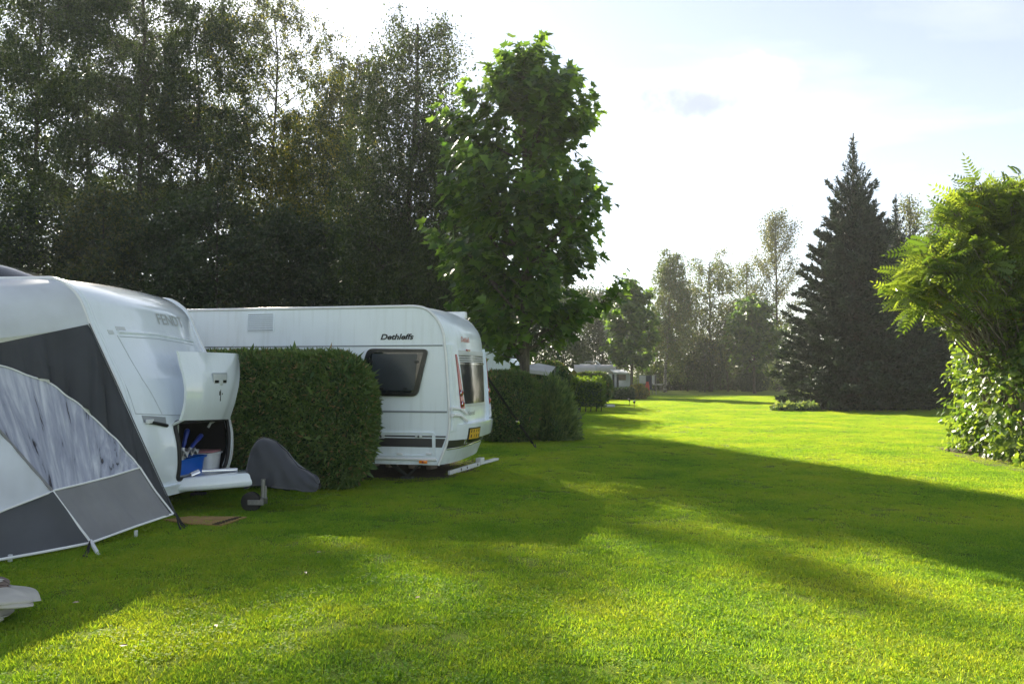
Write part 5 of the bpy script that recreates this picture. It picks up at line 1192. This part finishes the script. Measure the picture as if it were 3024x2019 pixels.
# ------------------------------------------------------------------ trees
def bent(p, d, L, n, grav, rng, wob=.12):
    """polyline from p along d, bending by grav (down is negative)"""
    pts = [p]; d = d / np.linalg.norm(d)
    for i in range(n):
        d = d + np.array([0, 0, grav / n]) + rng.normal(size=3) * wob / n ** .5; d = d / np.linalg.norm(d); pts.append(pts[-1] + d * L / n)
    return np.array(pts)
def tubes_mesh(name, br, sides=5):
    mb = MB()
    for pts, r0, r1, n in br: mb.tube([Vector(p) for p in pts], list(np.linspace(r0, r1, len(pts))), n, cap=False)
    return mb.mesh(name)
def grow(rng, H, cb, rad, nl, e0, grav, tr, ksub=7, sub=.45, wob=.25, lean=(0, 0)):
    """trunk, limbs and side branches of one tree; returns trunk, branches and twig segments"""
    m = 10; tz = np.linspace(0, 1, m + 1); w = np.cumsum(rng.normal(size=(m + 1, 2)) * wob / m, 0); w[0] = 0
    trunk = np.stack([w[:, 0] + lean[0] * tz ** 1.5, w[:, 1] + lean[1] * tz ** 1.5, tz * H], 1)
    def at(z): return np.array([np.interp(z, trunk[:, 2], trunk[:, 0]), np.interp(z, trunk[:, 2], trunk[:, 1]), z])
    br = []; tw = []; a = rng.random() * 6.28
    for i in range(nl):
        u = (i + rng.random() * .8) / nl; z = cb + (H - cb) * u * .97; a += 2.4 + rng.normal() * .25
        R = rad(min(1, u + .06)) * rng.uniform(.72, 1.08); el = math.radians(e0 * (.7 + .5 * u) + rng.normal() * 7)
        L = R / max(.35, math.cos(el)) ; L = min(L, R * 1.7)
        p = at(z); d = np.array([math.cos(a) * math.cos(el), math.sin(a) * math.cos(el), math.sin(el)])
        pts = bent(p, d, L, 6, grav, rng); r0 = tr * .38 * (1 - .75 * u) + .008; br.append((pts, r0, .005, 5)); tw.append((pts[3:], 1.0))
        for k in range(ksub):
            t = .22 + .78 * (k + rng.random()) / ksub; j = min(5, int(t * 6)); f = t * 6 - j; q = pts[j] * (1 - f) + pts[j + 1] * f
            dd = pts[j + 1] - pts[j]; dd = dd / np.linalg.norm(dd); s = np.cross(dd, [0, 0, 1]) * rng.choice([-1, 1]); s = s + rng.normal(size=3) * .5
            d2 = dd * .7 + s * .8 + np.array([0, 0, rng.uniform(-.1, .5)]); l2 = L * sub * (1.1 - .6 * t) * rng.uniform(.6, 1.2)
            p2 = bent(q, d2, l2, 4, grav * 1.3, rng); br.append((p2, r0 * .42, .003, 3)); tw.append((p2, 1.0))
    return trunk, br, tw
def along(tw, N, rng, jit, tip=0.0):
    seg = []; wt = []
    for pts, w in tw:
        for i in range(len(pts) - 1): seg.append((pts[i], pts[i + 1])); wt.append(w * np.linalg.norm(pts[i + 1] - pts[i]) * (1 + tip * i))
    wt = np.array(wt); S = np.array(seg); k = rng.choice(len(wt), N, p=wt / wt.sum()); t = rng.random((N, 1))
    p = S[k, 0] * (1 - t) + S[k, 1] * t + rng.normal(size=(N, 3)) * jit; d = unit(S[k, 1] - S[k, 0]); return p, d
def hang(tw, M, l0, l1, rng, per):
    """weeping strands: M strands with leaves along them"""
    p, d = along(tw, M, rng, .05, tip=.6); L = rng.uniform(l0, l1, M); t = rng.random((M, per)); drift = rng.normal(size=(M, 1, 3)) * np.array([.16, .16, 0])
    q = p[:, None, :] + d[:, None, :] * (.25 * (1 - (1 - t) ** 2) * L[:, None])[..., None] + drift * (t ** 2)[..., None] + np.array([0, 0, -1.0]) * (t ** 1.4 * L[:, None])[..., None]
    return q.reshape(-1, 3) + rng.normal(size=(M * per, 3)) * .035
def put_tree(name, label, loc, trunk, br, tr, leafmesh, bmat, lmat, cat='tree', group=None, top=.02):
    t = thing(name, label, cat, loc, 0, group)
    mb = MB(); rr = [tr * (1.25 if i == 0 else 1) * (1 - .9 * (i / (len(trunk) - 1)) ** .9) + top for i in range(len(trunk))]
    mb.tube([Vector(p) for p in trunk], rr, 10, cap=False); tk = mb.build('trunk', bmat, t, 60, recalc=False)
    o = link('limbs', tubes_mesh('limbs', br), bmat, t, 180)
    for i, (lm, mt) in enumerate(leafmesh): q = link('crown', lm, mt, t); q['kind'] = 'stuff'
    return t
def loc_px(px, D): p = at_depth(px, 1105, D); return Vector((p.x, p.y, 0))
def crown_env(kind):
    if kind == 'birch': return lambda u: (math.sin(math.pi * min(1, u * .78 + .18)) ** .42)
    if kind == 'round': return lambda u: (math.sin(math.pi * (u * .90 + .09)) ** .55)
    if kind == 'cone': return lambda u: (1 - u) ** .75 * .95 + .06
    if kind == 'column': return lambda u: (math.sin(math.pi * (u * .88 + .11)) ** .4)
    return lambda u: math.sin(math.pi * (u * .85 + .12)) ** .5
def birch(name, label, px, D, H, R, n, seed, cb=.16, strands=700, l0=.5, l1=1.7, per=14, leaf=.135, mats=(('leaf_birch', 1.0),), sparse=0.0, tr=.16, bmat='bark_dark', group=None, lean=(0, 0), nl=54):
    n = int(n * 1.9); strands = int(strands * 2.2)
    rng = np.random.default_rng(seed); env = crown_env('birch')
    trunk, br, tw = grow(rng, H, H * cb, lambda u: R * env(u), nl, 42, -.75, tr, ksub=8, sub=.62, lean=lean, wob=1.1)
    p1, d1 = along(tw, n, rng, .22); p2 = hang(tw, strands, l0, l1, rng, per); p = np.concatenate([p1, p2])
    if sparse > 0: k = rng.random(len(p)) > sparse * np.clip((p[:, 2] / H - .45) * 2.2, 0, 1); p = p[k]
    p = p[p[:, 2] > .5]; N = len(p); ax = np.array([0, 0, -.9]) + rng.normal(size=(N, 3)) * .6; sz = leaf * rng.uniform(.65, 1.3, N)
    share = rng.random(N); out = []; c = 0
    low = np.clip(1.15 - p[:, 2] / H, 0, 1)
    for mt, w in mats:
        k = (share >= c) & (share < c + w); c += w
        if k.sum(): out.append((cloud('crown', *KITE, p[k], ax[k], rng.normal(size=(k.sum(), 3)), sz[k], rng=rng), mt))
    return put_tree(name, label, loc_px(px, D), trunk, br, tr, out, bmat, None, group=group)
def broad(name, label, px, D, H, R, n, seed, mat, cb=.2, leaf=.1, kind='round', tr=.15, e0=35, grav=-.2, jit=.16, bmat='bark_dark', cat='tree', group=None, nl=24, tmpl=KITE, lean=(0, 0), loc=None, down=-.35, mats=None):
    rng = np.random.default_rng(seed); env = crown_env(kind)
    trunk, br, tw = grow(rng, H, H * cb, lambda u: R * env(u), nl, e0, grav, tr, ksub=7, lean=lean)
    p, d = along(tw, n, rng, jit); k = p[:, 2] > .12; p, d = p[k], d[k]; N = len(p)
    ax = d * .5 + np.array([0, 0, down]) + rng.normal(size=(N, 3)) * .6; sz = leaf * rng.uniform(.6, 1.3, N); out = []
    if mats is None: mats = ((mat, 1.0),)
    share = rng.random(N); c = 0
    for mt, w in mats:
        k = (share >= c) & (share < c + w); c += w
        if k.sum(): out.append((cloud('crown', *tmpl, p[k], ax[k], rng.normal(size=(k.sum(), 3)) + np.array([0, 0, .8]), sz[k], rng=rng), mt))
    return put_tree(name, label, loc or loc_px(px, D), trunk, br, tr, out, bmat, None, cat=cat, group=group)

G1 = 'tall birches behind the caravans'
lab = lambda s: s
birch('birch_tree', 'tall dark birch rising above the skylight of the awning caravan', 70, 42.4, 26.5, 5.0, 34000, 11, strands=900, group=G1)
birch('birch_tree', 'tall dark birch rising behind the curved roof edge of the awning caravan', 235, 45.6, 28.1, 4.6, 30000, 12, strands=800, group=G1, tr=.2)
birch('birch_tree', 'tall dark birch standing behind the nose of the open-locker caravan', 374, 41.7, 29.5, 4.8, 26000, 13, strands=1000, group=G1, tr=.19)
birch('birch_tree', 'dense tall birch over the gap between the two large caravans', 560, 44.0, 23.6, 4.0, 24000, 14, strands=1000, group=G1)
birch('birch_tree', 'tall birch with thin open top above the louvre vent of the long caravan', 800, 44.7, 23.4, 5.4, 22000, 15, strands=1100, l0=.3, l1=.9, sparse=.12, group=G1, mats=(('leaf_birch', .75), ('leaf_birch_gold', .25)))
birch('birch_tree', 'shorter birch with golden-green leaves behind the long caravan', 905, 40.8, 14.4, 3.9, 15000, 16, cb=.2, strands=900, group=G1, mats=(('leaf_birch', .3), ('leaf_birch_gold', .7)), tr=.14, leaf=.14)
birch('birch_tree', 'slender weeping birch with yellowing top next to the big lobed-leaf tree', 1065, 36, 17.2, 2.3, 9000, 17, strands=1100, l0=.8, l1=2.2, group=G1, mats=(('leaf_birch', .6), ('leaf_birch_gold', .4)), leaf=.115)
birch('birch_tree', 'tall weeping birch with long hanging strands beside the big lobed-leaf tree', 1175, 26.2, 14.3, 2.0, 12000, 18, strands=1700, l0=1.0, l1=2.8, group=G1, leaf=.088)
birch('birch_tree', 'lower weeping birch half hidden by the big lobed-leaf tree', 1275, 26.8, 10.6, 1.8, 9000, 19, strands=1100, l0=.8, l1=2.2, group=G1, leaf=.088)
birch('birch_tree', 'tall dark birch added at the outer end of the tree row for its shade', -200, 44.0, 25.8, 4.8, 16000, 20, strands=600, group=G1)  # trunk outside the view, added for the shade it throws
G2 = 'dark shrubs behind the caravans'
for i, (px, D, H, R, lb, mats) in enumerate([
    (60, 29.5, 7.9, 3.0, 'dark rowan bush above the roof of the awning caravan', (('leaf_rowan', .94), ('leaf_sumac', .06))),
    (300, 30.7, 9.4, 2.2, 'loose bush with yellow-green sprigs behind the awning caravan', (('leaf_dark', .55), ('leaf_poplar', .45))),
    (470, 31.4, 7.6, 2.6, 'dense dark bush behind the gap between the two large caravans', (('leaf_dark', 1.0),)),
    (640, 30.7, 8.9, 2.8, 'dense dark bush above the left end of the long caravan roof', (('leaf_dark', 1.0),)),
    (800, 32.0, 7.9, 2.8, 'dense dark bush above the louvre vent of the long caravan', (('leaf_dark', .9), ('leaf_birch', .1))),
    (960, 32.6, 8.1, 2.6, 'dense dark bush above the middle of the long caravan roof', (('leaf_dark', 1.0),)),
    (1110, 33.3, 7.6, 2.6, 'dense dark bush above the window of the long caravan', (('leaf_dark', 1.0),)),
    (1250, 35.1, 7.7, 2.9, 'dense dark bush above the rounded rear of the long caravan', (('leaf_dark', 1.0),)),
    (-140, 30.1, 7.6, 3.0, 'dark bush added at the outer end of the shrub row for its shade', (('leaf_dark', 1.0),))]):  # this last bush is out of view, added for its effect on the light
    broad('dark_bush', lb, px, D, H, R, 21000, 40 + i, None, cb=.05, leaf=.14, kind='column', tr=.07, mats=mats, cat='bush', group=G2, jit=.26, nl=34)
G3 = 'dark trees beyond the hedges'
for i, (px, D, H, R, lb) in enumerate([
    (1360, 36.5, 7.6, 2.4, 'dark tree behind the trunk of the big lobed-leaf tree'), (1475, 44, 7.6, 2.4, 'dark tree between the big trunk and the white canopy'),
    (1585, 60, 8.4, 3.2, 'dark tree above the white canopy'), (1690, 66, 9.0, 3.3, 'dark tree above the gabled gazebo'), (1780, 70, 9.2, 3.0, 'dark tree above the lilac-sided caravan')]):
    broad('dark_tree', lb, px, D, H, R * 1.1, 20000, 60 + i, 'leaf_dark', cb=.03, leaf=.19, kind='column', tr=.1, group=G3, jit=.32, nl=34)

# ---- big young tree with large lobed leaves
def lobed_tree(name, label, px, D, H, R, n, seed, parts, leaf, lean=(0, 0), cb=.22, cat='tree', tr=.13, group=None):
    rng = np.random.default_rng(seed); env = lambda u: float(np.interp(u + .10, [0, .12, .3, .45, .62, .78, .92, 1.05], [.42, .68, .92, 1.0, .95, .80, .58, .20]))
    trunk, br, tw = grow(rng, H, H * cb, lambda u: R * env(u), 64, 32, .25, tr, ksub=8, sub=.40, wob=.2, lean=lean)
    p, d = along(tw, n, rng, .14, tip=.3); p = p[p[:, 2] > H * cb * .75]; N = len(p)
    ctr = np.stack([np.interp(p[:, 2], trunk[:, 2], trunk[:, 0]), np.interp(p[:, 2], trunk[:, 2], trunk[:, 1]), p[:, 2]], 1); outd = unit(p - ctr)
    ax = outd * .75 + np.array([0, 0, -.45]) + rng.normal(size=(N, 3)) * .45; nr = np.array([0, 0, 1.0]) + outd * .5 + rng.normal(size=(N, 3)) * .45; sz = leaf * rng.uniform(.6, 1.2, N)
    loc = loc_px(px, D); w = p + np.array(loc); score = -np.linalg.norm(w - np.array(CAM), axis=1) + 1.2 * np.linalg.norm(p[:, :2] - ctr[:, :2], axis=1) + sz * 6
    order = np.argsort(-score); own = order[:parts]; rest = order[parts:]
    t = put_tree(name, label, loc, trunk, br, tr, [(cloud('crown', *LOBED, p[rest], ax[rest], nr[rest], sz[rest], rng=rng), 'leaf_plane')], 'bark_plane', None, cat=cat, group=group)
    if parts:
        var = []
        for k in range(6):
            me = cloud('leaf', *LOBED, np.zeros((1, 3)), np.array([[0, 1.0, 0]]), np.array([[0, 0, 1.0]]), 1.0, rnd=np.array([k / 5])); me.materials.append(MATS['leaf_plane']); var.append(me)
        for q, i in enumerate(own):
            a = Vector(ax[i]).normalized(); x = a.cross(Vector(nr[i])).normalized(); z = x.cross(a)
            o = bpy.data.objects.new('leaf', var[q % 6]); col.objects.link(o); o.parent = t
            o.matrix_local = Matrix.Translation(Vector(p[i])) @ Matrix((x, a, z)).transposed().to_4x4() @ Matrix.Scale(sz[i], 4)
    return t
lobed_tree('plane_tree', 'young tree with very large lobed leaves rising behind the rear of the long caravan', 1550, 18.6, 9.85, 2.5, 9300, 5, 300, .27, cb=.19)
lobed_tree('plane_tree', 'smaller lobed-leaf tree standing over the golden shrub', 1866, 52, 8.2, 2.1, 5200, 6, 0, .34, tr=.09)
lobed_tree('plane_tree', 'dark round lobed-leaf tree at the far end of the lawn', 2228, 62, 8.0, 2.3, 4600, 9, 0, .36, tr=.1)

# ---- spruces
def spruce(name, label, px, D, H, rad, seed, n, leader=1.2, sides=5):
    rng = np.random.default_rng(seed); loc = loc_px(px, D); br = []; P = []; A = []; S = []
    z = .15; a0 = 0
    while z < H + leader * .75:
        u = min(1.0, z / H); R = rad(u) if z < H else .16 * (1 - (z - H) / leader); k = int(10 + 7 * (1 - u)) if u < .86 else 6
        for i in range(k):
            a = a0 + 6.283 * i / k + rng.normal() * .18; L = max(.25 if z < H else .08, R * rng.uniform(.74, 1.14) * (1 if u < .75 else rng.uniform(.8, 1.55))); el = math.radians(-12 + 66 * u ** 1.8 + rng.normal() * 6)
            d = np.array([math.cos(a) * math.cos(el), math.sin(a) * math.cos(el), math.sin(el)]); pts = bent(np.array([0, 0, z]), d, L, 5, .42, rng, .06); br.append((pts, .012 + .02 * (1 - u), .006, 3))
            m = int((n * L / 100 * 2.4 + 14) * (1 if u < .70 else .5 if u < .84 else .2))
            t = rng.random(m) ** .62; j = np.minimum(4, (t * 5).astype(int)); f = (t * 5 - j)[:, None]; base = pts[j] * (1 - f) + pts[j + 1] * f; dd = unit(pts[j + 1] - pts[j])
            side = np.cross(dd, [0, 0, 1.0]) * rng.choice([-1, 1], m)[:, None]; off = rng.random((m, 1)) * (.42 * L * (1.08 - t[:, None])) * .62
            pos = base + (side + dd * .55) * off + np.array([0, 0, -1.0]) * (off * .22 + np.abs(rng.normal(size=(m, 1))) * .07) + rng.normal(size=(m, 3)) * .02
            P.append(pos); A.append(side * .65 + dd * .8 + rng.normal(size=(m, 3)) * .38 + np.array([0, 0, .10])); S.append(rng.uniform(.13, .26, m) * (1 if u < .8 else .8))
        z += (.30 if u < .8 else .24) * rng.uniform(.85, 1.15); a0 += 1.1
    P, A, S = np.concatenate(P), np.concatenate(A), np.concatenate(S); k = P[:, 2] > .05; P, A, S = P[k], A[k], S[k]
    trunk = np.stack([np.zeros(9), np.zeros(9), np.linspace(0, H + leader, 9)], 1); trunk[-1, 0] = .05
    return put_tree(name, label, loc, trunk, br, .16, [(cloud('crown', *NARROW, P, A, rng.normal(size=(len(P), 3)), S * 1.15, rng=rng), 'leaf_spruce')], 'bark_dark', None, top=.006)
def rad1(u): return float(np.interp(u, [0, .08, .25, .45, .65, .8, .9, 1], [3.3, 3.75, 3.15, 2.45, 1.65, 1.0, .55, .12]))
spruce('spruce_tree', 'tall dark spruce with bare pointed leader on the open lawn', 2531, 34.5, 11.9, rad1, 3, 4600, leader=1.0)
spruce('spruce_tree', 'lower dark spruce close behind the tall pointed one', 2655, 36.5, 9.2, lambda u: float(np.interp(u, [0, .3, .6, .85, 1], [3.0, 3.0, 2.1, 1.0, .2])), 4, 4000, leader=1.3)
hedge_px('ground_ivy', 'low light-green cover at the foot of the tall spruce', 'ground cover', 2300, 2430, 1215, 1196, 1.1, (.7, .5, .25), 'leaf_juniper', leaf=.12, per_m2=420, seed=12, stray=.1, rough=.1, outw=.5)

# ---- far end of the lawn
G4 = 'trees at the far end of the lawn'
birch('birch_tree', 'slim weeping birch with pale trunk at the far end of the lawn', 1963, 67, 12.6, 1.55, 4200, 31, cb=.28, strands=560, l0=.8, l1=2.2, leaf=.15, bmat='bark_birch', group=G4, tr=.14, mats=(('leaf_far', .7), ('leaf_poplar', .3)))
birch('birch_tree', 'open airy birch in the middle of the far tree row', 2098, 69, 12.2, 2.7, 6500, 32, cb=.2, strands=350, l0=.4, l1=1.2, leaf=.15, sparse=.25, group=G4, mats=(('leaf_far', .5), ('leaf_poplar', .5)))
broad('poplar_tree', 'tall light-green poplar left of the dark spruce', 2296, 71, 16.6, 2.7, 13000, 33, None, cb=.26, leaf=.16, kind='column', e0=55, grav=.2, mats=(('leaf_poplar', .9), ('leaf_far', .1)), group=G4, tr=.16, jit=.3)
broad('poplar_tree', 'shorter light-green poplar left of the tallest far poplar', 2205, 73, 12.0, 2.3, 7500, 34, None, cb=.18, leaf=.16, kind='column', e0=50, grav=.2, mats=(('leaf_poplar', .7), ('leaf_far', .3)), group=G4, jit=.3)
broad('poplar_tree', 'pale poplar showing behind the lower spruce', 2695, 56, 15.0, 1.7, 7000, 35, None, cb=.2, leaf=.16, kind='column', e0=55, grav=.2, mats=(('leaf_poplar', .8), ('leaf_far', .2)), group=G4, jit=.28)
broad('poplar_tree', 'pale poplar showing between the spruces and the sumac', 2785, 58, 14.6, 1.7, 7000, 36, None, cb=.2, leaf=.16, kind='column', e0=55, grav=.2, mats=(('leaf_poplar', .6), ('leaf_far', .4)), group=G4, jit=.28)
G5 = 'bushes at the far end of the lawn'
for i, (px, D, H, R, mt, lb) in enumerate([
    (1935, 72, 6.5, 2.2, 'leaf_far', 'dark bush under the slim far birch'), (2030, 71, 7.4, 2.3, 'leaf_far', 'rounded bush between the two far birches'), (2080, 68, 4.6, 2.0, 'leaf_dark', 'low dark bush under the airy far birch'),
    (2150, 70, 7.8, 1.8, 'leaf_dark', 'upright dark bush left of the round far tree'), (2260, 74, 6.4, 2.4, 'leaf_far', 'dark bush behind the round far tree'), (2010, 75, 4.5, 2.6, 'leaf_dark', 'low dark bush behind the far birches'), (2130, 76, 5.0, 2.6, 'leaf_far', 'pale low bush at the back of the far tree row'),
    (2345, 66, 6.0, 2.6, 'leaf_far', 'bush behind the tall spruce'), (1870, 74, 7.0, 2.4, 'leaf_far', 'bush behind the young tree over the golden shrub')]):
    broad('far_bush', lb, px, D, H, R, 4200, 80 + i, mt, cb=.04, leaf=.2, kind='column', tr=.06, cat='bush', group=G5, jit=.3)
G6 = 'dark bushes behind the spruces'
for i, (px, D, H, R, lb) in enumerate([(2790, 44, 6.6, 3.0, 'dark bush in the gap between spruce and sumac'), (2900, 40, 7.0, 3.2, 'dark bush behind the sumac'), (3060, 36, 7.5, 3.4, 'dark bush at the outer end beyond the sumac'), (2690, 50, 6.0, 3.0, 'dark bush behind the lower spruce')]):
    broad('dark_bush', lb, px, D, H, R, 7000, 95 + i, 'leaf_dark', cb=.03, leaf=.2, kind='column', tr=.08, cat='bush', group=G6, jit=.3)
hedge_px('round_shrub', 'small round clipped shrub in the sun behind the glossy-leaved bush', 'shrub', 2782, 2840, 1196, 1128, 1.6, (.7, .7, .8), 'leaf_sumac', leaf=.10, per_m2=500, seed=14, core='leaf_yew')

# ---- sumac and glossy shrub at the right
def sumac():
    rng = np.random.default_rng(21); loc = Vector((10.4, 14.1, 0)); t = thing('sumac', 'tall sumac with feathery leaves and bare grey stems over the glossy bush', 'shrub', loc)
    br = []; tips = []; L0 = np.array(loc)
    EL = [((10.2, 14.2, 4.0), (1.9, 1.3, 1.8)), ((8.5, 13.8, 3.35), (1.55, .9, 1.0)), ((12.2, 14.2, 4.3), (2.1, 1.3, 1.8)), ((9.1, 14.0, 4.4), (1.2, .9, .95))]
    for (c, R), cnt in zip(EL, (210, 150, 130, 100)):
        c = np.array(c) - L0; R = np.array(R)
        for k in range(cnt):
            d = rng.normal(size=3); d[2] = d[2] * .9 + .35; d = d / np.linalg.norm(d); e = c + d * R * rng.uniform(.62, .98)
            w = e + L0
            if 9.2 < w[0] < 11.0 and 2.7 < w[2] < 4.0 and w[1] < 13.9 and rng.random() < .7: continue      # bare stems show here
            if e[2] + L0[2] < 2.0: continue
            b = np.array([np.clip(c[0] * .35 + rng.normal() * .5, -1.1, 2.6), rng.normal() * .3, 0]); m = b * .45 + e * .55 + np.array([0, 0, -.25]) + rng.normal(size=3) * .18
            q = np.array([b * (1 - u) ** 2 + (b * .3 + np.array([e[0] * .35, e[1] * .35, e[2] * .75])) * 2 * u * (1 - u) + e * u * u for u in np.linspace(0 if k % 6 == 0 else .45, 1, 8)]); q[1:-1] += rng.normal(size=(6, 3)) * .03
            br.append((q, .04 if k % 6 == 0 else .018, .009, 5)); tips.append((e, q[-1] - q[-2]))
    link('stems', tubes_mesh('stems', br), 'bark_sumac', t, 180)
    # one pinnate leaf: midrib with paired leaflets
    tv = []; tf = []
    def leaflet(b, d, L, w):
        k = len(tv); s = np.cross(d, [0, 0, 1.0]); s = s / np.linalg.norm(s); e = b + d * L + np.array([0, 0, -.10 * L]); m = b + d * L * .4
        tv.extend([tuple(b), tuple(m - s * w + np.array([0, 0, .012])), tuple(e), tuple(m + s * w + np.array([0, 0, .012]))]); tf.append((k, k + 3, k + 2, k + 1))
    for k in range(8):
        y = .14 + .82 * k / 8; zz = -.50 * y * y; L = .29 * (1 - .5 * abs(k / 7 - .35))
        for s in (-1, 1): leaflet(np.array([0, y, zz]), np.array([s * .90, .42, -.05]), L, .048)
    leaflet(np.array([0, .96, -.46]), np.array([0, 1.0, -.3]), .18, .03)
    k = len(tv); tv += [(-.008, 0, 0), (.008, 0, 0), (.005, .55, -.15), (-.005, .55, -.15), (0, .98, -.48)]; tf += [(k, k + 1, k + 2, k + 3), (k + 3, k + 2, k + 4)]
    pos = []; ax = []
    for p, d in tips:
        d = d / (np.linalg.norm(d) + 1e-6)
        for m in range(rng.integers(5, 9)): a = rng.random() * 6.283; pos.append(p - d * rng.uniform(0, .28)); ax.append(d * .25 + np.array([math.cos(a), math.sin(a), rng.uniform(-.75, .6)]))
    pos, ax = np.array(pos), np.array(ax); N = len(pos); sz = rng.uniform(.34, .56, N); nr = np.array([0, 0, 1.0]) + rng.normal(size=(N, 3)) * .8
    score = -np.linalg.norm(pos + np.array(loc) - np.array(CAM), axis=1) - .15 * pos[:, 0] + sz; order = np.argsort(-score); own, rest = order[:300], order[300:]
    o = link('crown', cloud('crown', tv, tf, pos[rest], ax[rest], nr[rest], sz[rest], rng=rng), 'leaf_sumac', t); o['kind'] = 'stuff'
    var = []
    for k in range(6): me = cloud('leaf', tv, tf, np.zeros((1, 3)), np.array([[0, 1.0, 0]]), np.array([[0, 0, 1.0]]), 1.0, rnd=np.array([k / 5.4])); me.materials.append(MATS['leaf_sumac']); var.append(me)
    for q, i in enumerate(own):
        a = Vector(ax[i]).normalized(); x = a.cross(Vector(nr[i])).normalized(); z = x.cross(a); ob = bpy.data.objects.new('leaf', var[q % 6]); col.objects.link(ob); ob.parent = t
        ob.matrix_local = Matrix.Translation(Vector(pos[i])) @ Matrix((x, a, z)).transposed().to_4x4() @ Matrix.Scale(sz[i], 4)
sumac()
def glossy_bush():
    rng = np.random.default_rng(22); loc = Vector((10.35, 14.0, 0)); t = thing('glossy_bush', 'glossy broad-leaved bush down to the ground at the lawn edge', 'bush', loc)
    C = np.array([0, 0, 1.15]); R = np.array([1.55, 2.15, 1.85]); N = 14500; th = rng.random(N) * 6.283; cz = rng.uniform(-.62, 1, N); s = np.sqrt(1 - cz ** 2)
    d = np.stack([s * np.cos(th), s * np.sin(th), cz], 1); d = np.sign(d) * np.abs(d) ** .75; d = d / (np.abs(d) ** 3).sum(1, keepdims=True) ** (1 / 3)   # boxy outline: a long flank along the lawn
    lump = 1 + .08 * np.sin(th * 6 + cz * 5) + .06 * np.sin(th * 11 - cz * 8); r = lump * rng.uniform(.74, 1.04, N)
    pos = C + d * R * r[:, None]; a0 = -.17; pos[:, :2] = np.stack([pos[:, 0] * math.cos(a0) - pos[:, 1] * math.sin(a0), pos[:, 0] * math.sin(a0) + pos[:, 1] * math.cos(a0)], 1)
    k = pos[:, 2] > .05; pos, d, N = pos[k], d[k], k.sum()
    ax = d * .55 + np.array([0, 0, -.55]) + rng.normal(size=(N, 3)) * .5; nr = d + np.array([0, 0, .7]) + rng.normal(size=(N, 3)) * .45; sz = rng.uniform(.085, .165, N)
    score = -np.linalg.norm(pos + np.array(loc) - np.array(CAM), axis=1) - .25 * pos[:, 0] + 3 * sz; order = np.argsort(-score); own, rest = order[:300], order[300:]
    W2 = ([(x * 1.35, y, z) for x, y, z in OVAL[0]], OVAL[1])
    o = link('foliage', cloud('foliage', *W2, pos[rest], ax[rest], nr[rest], sz[rest], rng=rng), 'leaf_laurel', t); o['kind'] = 'stuff'
    var = []
    for k in range(6): me = cloud('leaf', *W2, np.zeros((1, 3)), np.array([[0, 1.0, 0]]), np.array([[0, 0, 1.0]]), 1.0, rnd=np.array([k / 5])); me.materials.append(MATS['leaf_laurel']); var.append(me)
    for q, i in enumerate(own):
        a = Vector(ax[i]).normalized(); x = a.cross(Vector(nr[i])).normalized(); z = x.cross(a); ob = bpy.data.objects.new('leaf', var[q % 6]); col.objects.link(ob); ob.parent = t
        ob.matrix_local = Matrix.Translation(Vector(pos[i])) @ Matrix((x, a, z)).transposed().to_4x4() @ Matrix.Scale(sz[i], 4)
    br = []
    for i in range(22): a = rng.random() * 6.283; br.append((bent(np.array([rng.normal() * .4, rng.normal() * .3, 0]), np.array([math.cos(a) * .8, math.sin(a) * .6, 1.0]), rng.uniform(1.2, 2.1), 6, -.2, rng, .2), .025, .008, 5))
    link('stems', tubes_mesh('stems', br), 'bark_dark', t, 180)
    bed = MB(); pts = [ground(2795, 1330), ground(2830, 1352), ground(2900, 1372), ground(3024, 1396), Vector((9.6, 11.3, 0)), Vector((12.5, 11.5, 0)), Vector((12.5, 16.3, 0)), Vector((9.2, 16.3, 0))]
    bed.add([(p.x, p.y, .012) for p in pts], [tuple(range(len(pts)))]); tag(bed.build('soil_bed', 'soil', recalc=False), kind='structure')
glossy_bush()

# ------------------------------------------------------------------ hazy air
def haze():
    m, n, l = nodes_of('hazy_air'); out = n.new('ShaderNodeOutputMaterial'); v = n.new('ShaderNodeVolumePrincipled')
    v.inputs['Color'].default_value = (0.97, 0.98, 1.0, 1); v.inputs['Density'].default_value = 0.0006; v.inputs['Anisotropy'].default_value = 0.35
    l.new(v.outputs[0], out.inputs['Volume'])
    o = MB().box(-310, 310, -130, 510, -1.0, 24.0).build('haze', 'hazy_air'); tag(o, kind='stuff')
haze()
